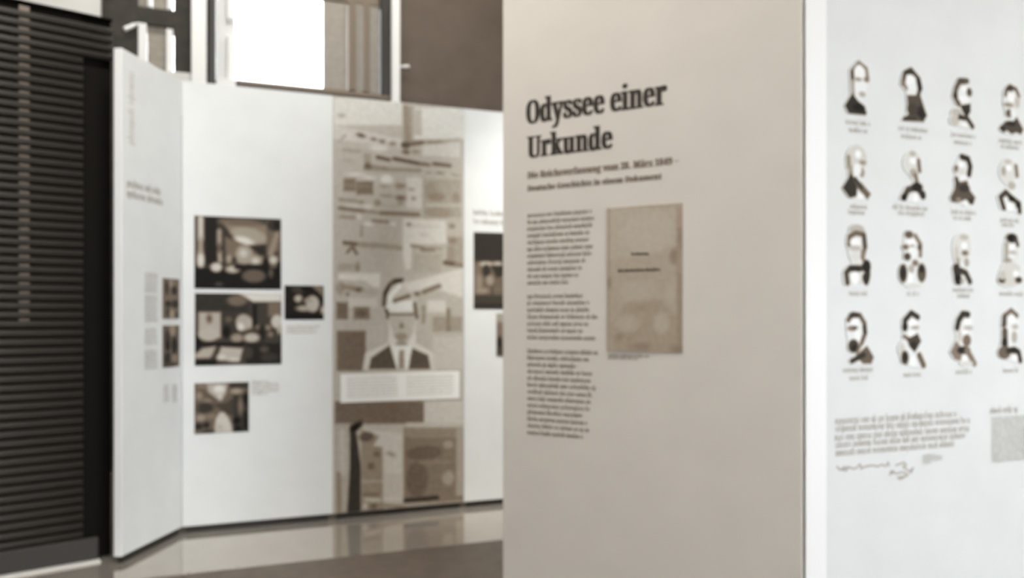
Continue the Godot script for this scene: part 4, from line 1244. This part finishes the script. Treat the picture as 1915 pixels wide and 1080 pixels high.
	portrait("portrait with dark chin beard and white shirt, second in the third row", Vector3(1.6760, 1.6160, -3.4912), 0.1718, 0.2654,
		[57.9, 1.5, 70.5, 5.6, 76.4, 9.9, 80.6, 14.3, 83.1, 18.7, 86.5, 23.1, 87.3, 27.5, 87.3, 32.0, 87.3, 36.4, 87.3, 40.9, 86.5, 45.4, 69.6, 50.1, 82.2, 54.4, 93.2, 58.7, 97.5, 63.1, 99.2, 67.5, 100.0, 72.0, 99.2, 76.5, 97.5, 81.0, 93.2, 85.5, 82.2, 90.0, 84.8, 94.5, 68.0, 99.1, 39.6, 99.3, 23.0, 95.0, 13.1, 90.7, 5.7, 86.4, 1.6, 82.0, 0.0, 77.6, 0.0, 73.2, 0.8, 68.8, 2.5, 64.4, 6.6, 60.0, 44.6, 55.0, 18.9, 51.0, 16.4, 46.6, 18.9, 42.1, 19.7, 37.7, 11.5, 33.5, 10.7, 29.1, 18.1, 24.5, 18.9, 20.1, 21.4, 15.6, 18.9, 11.3, 20.5, 6.8, 32.1, 2.1],
		[
		["E", 54.2, 46.1, 31.7, 41, 0.00, 228],
		["E", 39.9, 16.4, 15.5, 10.3, 0.00, 88],
		["E", 48.5, 35.5, 16.1, 7.8, 0.00, 252],
		["L", 13, 122, 62.9, 19, 81.4, 40.9, 81.4, 72.1],
		["E", 78.5, 49.6, 8.1, 8.7, 0.00, 84],
		["E", 27.3, 50.4, 12.6, 7.7, 0.00, 108],
		["E", 51.4, 48.3, 8.1, 5.2, 0.00, 158],
		["E", 51.4, 64.3, 16.1, 15.5, 0.00, 238],
		["E", 34.1, 75.9, 12.6, 10.3, 0.00, 74],
		["E", 62.9, 92.5, 11.6, 8.6, 0.00, 118],
		["E", 48.5, 108.8, 11.5, 11.2, 0.00, 174],
		["E", 18.7, 121, 14.8, 25.7, 0.00, 70],
		["E", 18.7, 121, 8, 15.4, 0.00, 40],
		["E", 86.1, 118.8, 16.3, 26, 0.00, 84],
		["E", 86.1, 108.4, 9.3, 10.4, 0.00, 40],
		["E", 44.5, 133.4, 9.2, 12.9, 0.00, 253],
		["E", 57.1, 154.8, 28.8, 6, 0.00, 214]])
	portrait("nearly white-haired portrait turned sideways in black, third in the third row", Vector3(1.9739, 1.6363, -3.6080), 0.1373, 0.2454,
		[58.0, 1.3, 77.3, 5.4, 83.1, 9.7, 88.2, 14.1, 92.4, 18.5, 94.1, 22.9, 94.9, 27.4, 94.9, 31.8, 93.3, 36.3, 90.7, 40.8, 86.5, 45.3, 80.6, 49.9, 84.8, 54.3, 84.8, 58.8, 81.5, 63.3, 60.5, 68.0, 78.9, 72.2, 84.0, 76.6, 89.0, 81.0, 94.9, 85.4, 100.0, 89.8, 99.2, 94.3, 88.2, 98.9, 21.4, 99.4, 10.7, 95.1, 7.4, 90.7, 5.8, 86.3, 4.1, 81.9, 2.5, 77.5, 0.8, 73.1, 0.0, 68.7, 2.5, 64.3, 15.7, 59.7, 11.5, 55.3, 7.4, 51.0, 5.8, 46.6, 4.9, 42.2, 2.5, 37.8, 1.6, 33.4, 0.8, 29.0, 2.5, 24.6, 4.1, 20.1, 7.4, 15.6, 13.2, 11.1, 21.4, 6.5, 38.0, 1.8],
		[
		["E", 40.7, 44.8, 35.5, 40, 0.00, 216],
		["E", 48.7, 16.1, 17.2, 8, 0.00, 184],
		["E", 51.8, 60.5, 12.3, 7.1, 0.00, 108],
		["E", 48.7, 40.1, 11, 8.9, 0.00, 251],
		["E", 18.2, 63.3, 9.7, 22.2, 0.00, 196],
		["E", 57.9, 87.1, 9.9, 12.5, 0.00, 164],
		["L", 14.3, 158, 24.3, 80.8, 25.5, 95],
		["L", 26.6, 54, 18.2, 104.1, 25.5, 138.5],
		["L", 17.7, 60, 36.5, 110.8, 54.9, 116.6, 70.3, 140],
		["E", 24.3, 134.1, 13.4, 10.6, 0.00, 32],
		["E", 41.4, 139.1, 7.3, 8, 0.00, 172]])
	portrait("portrait with black hair and pale grey coat, last in the third row", Vector3(2.2409, 1.6263, -3.7126), 0.1742, 0.2662,
		[65.5, 1.3, 78.9, 5.4, 82.3, 9.8, 84.8, 14.2, 87.3, 18.6, 89.9, 23.0, 89.9, 27.4, 90.7, 31.9, 90.7, 36.4, 89.9, 40.8, 88.2, 45.3, 85.6, 49.8, 81.4, 54.4, 89.9, 58.7, 94.1, 63.1, 93.2, 67.6, 87.3, 72.1, 91.5, 76.5, 98.3, 80.9, 100.0, 85.4, 94.9, 89.9, 81.4, 94.5, 60.4, 99.1, 33.8, 99.3, 13.1, 95.1, 4.1, 90.8, 0.8, 86.4, 0.0, 82.0, 3.3, 77.6, 4.9, 73.2, 9.8, 68.7, 13.1, 64.2, 16.4, 59.8, 24.7, 55.2, 22.2, 50.9, 23.0, 46.4, 22.2, 42.1, 22.2, 37.6, 22.2, 33.2, 23.0, 28.8, 23.9, 24.4, 25.5, 19.9, 31.3, 15.4, 30.5, 11.0, 33.8, 6.5, 47.1, 1.7],
		[
		["E", 60.7, 59.2, 32.6, 41.3, 0.00, 224],
		["E", 60.7, 18.8, 23.5, 13.8, 0.00, 54],
		["E", 57.5, 18.9, 11.7, 8.3, 0.00, 22],
		["L", 13.2, 74, 80.3, 26.4, 84.9, 37.7],
		["L", 16.7, 160, 39.3, 36.9, 38, 78.1],
		["E", 60.7, 44.5, 13, 8.3, 0.00, 250],
		["E", 64, 61.4, 17, 6.4, 0.00, 184],
		["E", 60.7, 71.1, 14.3, 6, 0.00, 232],
		["E", 44.5, 84.8, 16.2, 8.2, 0.00, 150],
		["E", 57.5, 107.5, 39.1, 19.3, 0.00, 208],
		["E", 50.9, 137.4, 46.8, 23.8, 0.00, 206],
		["E", 19.9, 140.7, 14.2, 9.1, 0.00, 60],
		["E", 88.9, 139.5, 14.5, 9.2, 0.00, 60],
		["E", 77.1, 121.3, 11.8, 9.2, 0.00, 242],
		["E", 21.8, 126.5, 12.9, 13.7, 0.00, 190]])
	portrait("bearded portrait with grey coat turned sideways, first in the bottom row", Vector3(1.4018, 1.2906, -3.3838), 0.1640, 0.2354,
		[42.1, 0.5, 55.4, 5.0, 61.3, 9.5, 66.3, 13.9, 71.3, 18.4, 75.5, 22.9, 76.4, 27.4, 77.2, 31.9, 78.0, 36.4, 78.0, 40.9, 77.2, 45.4, 73.8, 49.8, 71.3, 54.3, 68.0, 58.7, 75.5, 63.3, 80.6, 67.8, 85.6, 72.4, 90.7, 76.9, 95.8, 81.5, 100.0, 86.0, 97.5, 90.5, 94.1, 95.0, 90.7, 99.4, 20.5, 98.3, 11.5, 93.8, 11.5, 89.3, 21.4, 85.0, 32.1, 80.7, 14.8, 76.1, 9.0, 71.6, 6.6, 67.1, 6.6, 62.7, 8.2, 58.2, 9.8, 53.8, 7.4, 49.4, 4.9, 44.9, 4.1, 40.5, 3.3, 36.1, 3.3, 31.6, 3.3, 27.2, 3.3, 22.8, 0.0, 18.3, 3.3, 13.9, 9.8, 9.5, 15.6, 5.0, 29.6, 0.6],
		[
		["E", 36.4, 49, 29.6, 45.9, 0.00, 232],
		["L", 13.5, 94, 11.2, 26.8, 25.6, 12.7, 49.8, 14.8, 66.1, 36.6, 68.3, 61.7, 56.3, 86.8],
		["E", 31, 14.8, 17.2, 7.5, 0.00, 58],
		["L", 12.6, 58, 65, 45, 67.2, 58.4],
		["E", 33.7, 32.3, 12.9, 10.4, 0.00, 252],
		["E", 24, 48.9, 16.1, 6.7, 0.00, 120],
		["E", 33.7, 48.1, 7.5, 5, 0.00, 78],
		["E", 41.8, 67.8, 9.7, 16.7, 0.00, 242],
		["E", 28.3, 94.7, 18.2, 17.5, 0.00, 68],
		["E", 31, 99.8, 9.7, 10, 0.00, 42],
		["L", 8.9, 108, 59.1, 82.6, 40.1, 111.6],
		["P", 94, 35.3, 119.9, 74.3, 94.5, 97.8, 125.2, 89, 142.7, 60.7, 142.1],
		["L", 13.5, 54, 22.9, 134.2, 63.4, 118.3]])
	portrait("portrait with full dark beard and white shirt, second in the bottom row", Vector3(1.6743, 1.2649, -3.4905), 0.1746, 0.2640,
		[51.2, 0.5, 64.6, 4.9, 77.2, 9.4, 79.7, 13.9, 74.7, 18.4, 77.2, 22.9, 78.9, 27.4, 78.9, 31.9, 78.0, 36.4, 75.5, 40.8, 76.3, 45.3, 80.6, 49.9, 82.2, 54.4, 77.2, 58.8, 72.1, 63.3, 67.1, 67.7, 82.2, 72.3, 86.5, 76.9, 90.7, 81.4, 94.9, 86.0, 98.3, 90.6, 100.0, 95.1, 92.4, 99.5, 81.4, 99.3, 39.6, 94.2, 13.1, 89.3, 9.0, 84.8, 8.2, 80.4, 6.6, 75.9, 1.6, 71.5, 0.0, 67.0, 0.0, 62.6, 2.5, 58.2, 9.8, 53.8, 18.1, 49.4, 12.3, 44.9, 16.4, 40.5, 15.6, 36.1, 12.3, 31.6, 11.5, 27.2, 12.3, 22.8, 12.3, 18.3, 16.4, 13.9, 23.8, 9.4, 31.3, 5.0, 40.4, 0.5],
		[
		["E", 51.3, 49.8, 29.9, 34.5, 0.00, 230],
		["L", 15.5, 54, 26.7, 52.6, 26.7, 30.3, 49.6, 10.1, 73.3, 21.7],
		["E", 26.7, 47.5, 10.3, 10.3, 0.00, 38],
		["E", 55.4, 36.8, 12.7, 8.6, 0.00, 252],
		["E", 64, 49.8, 13.9, 5.2, 0.00, 164],
		["E", 51.3, 64.9, 11.5, 6.9, 0.00, 248],
		["L", 11.4, 108, 23.8, 73.2, 41, 82],
		["P", 70, 34.1, 81.1, 72.7, 65.9, 85.5, 86.8, 62.3, 117.6, 41, 99.2],
		["E", 58.2, 98.2, 11.5, 11.2, 0.00, 48],
		["E", 15.3, 107.4, 11.4, 17.1, 0.00, 200],
		["E", 26.7, 131.2, 13.7, 18.9, 0.00, 70],
		["E", 27.8, 129.1, 6.9, 11.2, 0.00, 38],
		["L", 17.9, 98, 78.5, 125.7, 94.2, 152.9],
		["E", 55.4, 142.6, 11.5, 15.5, 0.00, 242]])
	portrait("portrait with swept black hair looking right, third in the bottom row", Vector3(1.9603, 1.2647, -3.6027), 0.1790, 0.2616,
		[61.2, 0.5, 77.2, 4.9, 78.0, 9.4, 78.9, 13.9, 81.4, 18.4, 83.1, 22.9, 83.9, 27.4, 86.5, 31.9, 83.1, 36.4, 80.6, 40.9, 78.0, 45.4, 78.0, 49.8, 78.9, 54.3, 76.3, 58.8, 71.3, 63.2, 74.7, 67.8, 78.9, 72.3, 84.8, 76.9, 89.8, 81.4, 94.1, 86.0, 99.2, 90.6, 100.0, 95.1, 92.4, 99.5, 51.2, 98.8, 35.4, 94.1, 36.3, 89.7, 13.9, 84.9, 9.0, 80.4, 3.3, 75.9, 0.0, 71.4, 4.9, 67.0, 9.0, 62.7, 13.1, 58.3, 18.1, 53.9, 22.2, 49.4, 21.4, 45.0, 22.2, 40.6, 18.1, 36.1, 13.9, 31.6, 14.8, 27.2, 16.4, 22.8, 18.1, 18.3, 21.4, 13.9, 27.1, 9.4, 32.9, 5.0, 40.4, 0.5],
		[
		["E", 60.8, 46.9, 27.7, 40.1, 0.00, 230],
		["L", 18.8, 54, 30.3, 49.9, 36.4, 29, 51.6, 11.3, 71.3, 12.6],
		["E", 70.1, 33.6, 9.9, 7.1, 0.00, 252],
		["E", 73.1, 50.6, 18.5, 7.1, 0.00, 184],
		["E", 57.8, 62.5, 14.7, 6.2, 0.00, 248],
		["E", 67, 85.8, 16, 17, 0.00, 108],
		["E", 39.4, 73.5, 11, 17.8, 0.00, 200],
		["P", 124, 26, 85.3, 51.6, 109.2, 43.7, 142.4, 21.2, 138.4, 4.2, 117.3],
		["E", 54.7, 112.8, 24.5, 10.7, 0.00, 42],
		["L", 18.4, 118, 67, 113.9, 82.4, 132, 96.1, 151.1],
		["E", 60.8, 136.1, 9.8, 8, 0.00, 250],
		["E", 67, 150.5, 24.6, 7.1, 0.00, 216]])
	portrait("portrait with long dark sideburns and black bow, last in the bottom row", Vector3(2.2409, 1.2733, -3.7126), 0.1785, 0.2672,
		[57.9, 0.5, 68.8, 5.0, 79.7, 9.5, 85.6, 13.9, 83.1, 18.4, 83.9, 22.9, 85.6, 27.4, 85.6, 31.9, 85.6, 36.4, 83.9, 40.9, 81.4, 45.4, 78.0, 49.9, 78.9, 54.4, 76.4, 58.8, 71.3, 63.3, 68.0, 67.7, 83.9, 72.4, 93.2, 77.0, 94.9, 81.5, 97.5, 86.0, 99.2, 90.6, 100.0, 95.1, 92.4, 99.5, 80.6, 99.3, 57.9, 94.5, 10.7, 89.4, 3.3, 84.9, 0.0, 80.4, 0.0, 76.0, 3.3, 71.6, 12.3, 67.2, 12.3, 62.8, 13.1, 58.4, 14.0, 53.9, 14.0, 49.5, 14.0, 45.0, 14.0, 40.6, 14.0, 36.2, 10.7, 31.7, 11.5, 27.3, 13.1, 22.8, 14.8, 18.4, 16.4, 14.0, 22.2, 9.5, 33.8, 5.0, 46.2, 0.6],
		[
		["E", 57.5, 52.1, 32.6, 41.3, 0.00, 232],
		["L", 14.6, 108, 25, 52.8, 31.5, 24.5, 57.5, 9.8, 81, 24.5],
		["L", 18.1, 78, 30.2, 29.1, 30.2, 48.3],
		["E", 60.7, 33.7, 11.7, 11, 0.00, 253],
		["E", 73.8, 56.7, 13.1, 7.4, 0.00, 180],
		["E", 70.5, 86.6, 11.8, 17.5, 0.00, 174],
		["L", 23.1, 84, 31.5, 70.2, 32.8, 111.4],
		["E", 30.2, 102.2, 11.6, 12.8, 0.00, 42],
		["E", 30.2, 130.5, 25.8, 19.2, 0.00, 98],
		["L", 16.9, 58, 44.5, 125.3, 70.5, 122.5, 88.2, 130.6, 95.5, 154.7],
		["E", 67.2, 125.6, 18.3, 8.3, 0.00, 40],
		["E", 73.8, 147.4, 10.5, 8.3, 0.00, 248]])
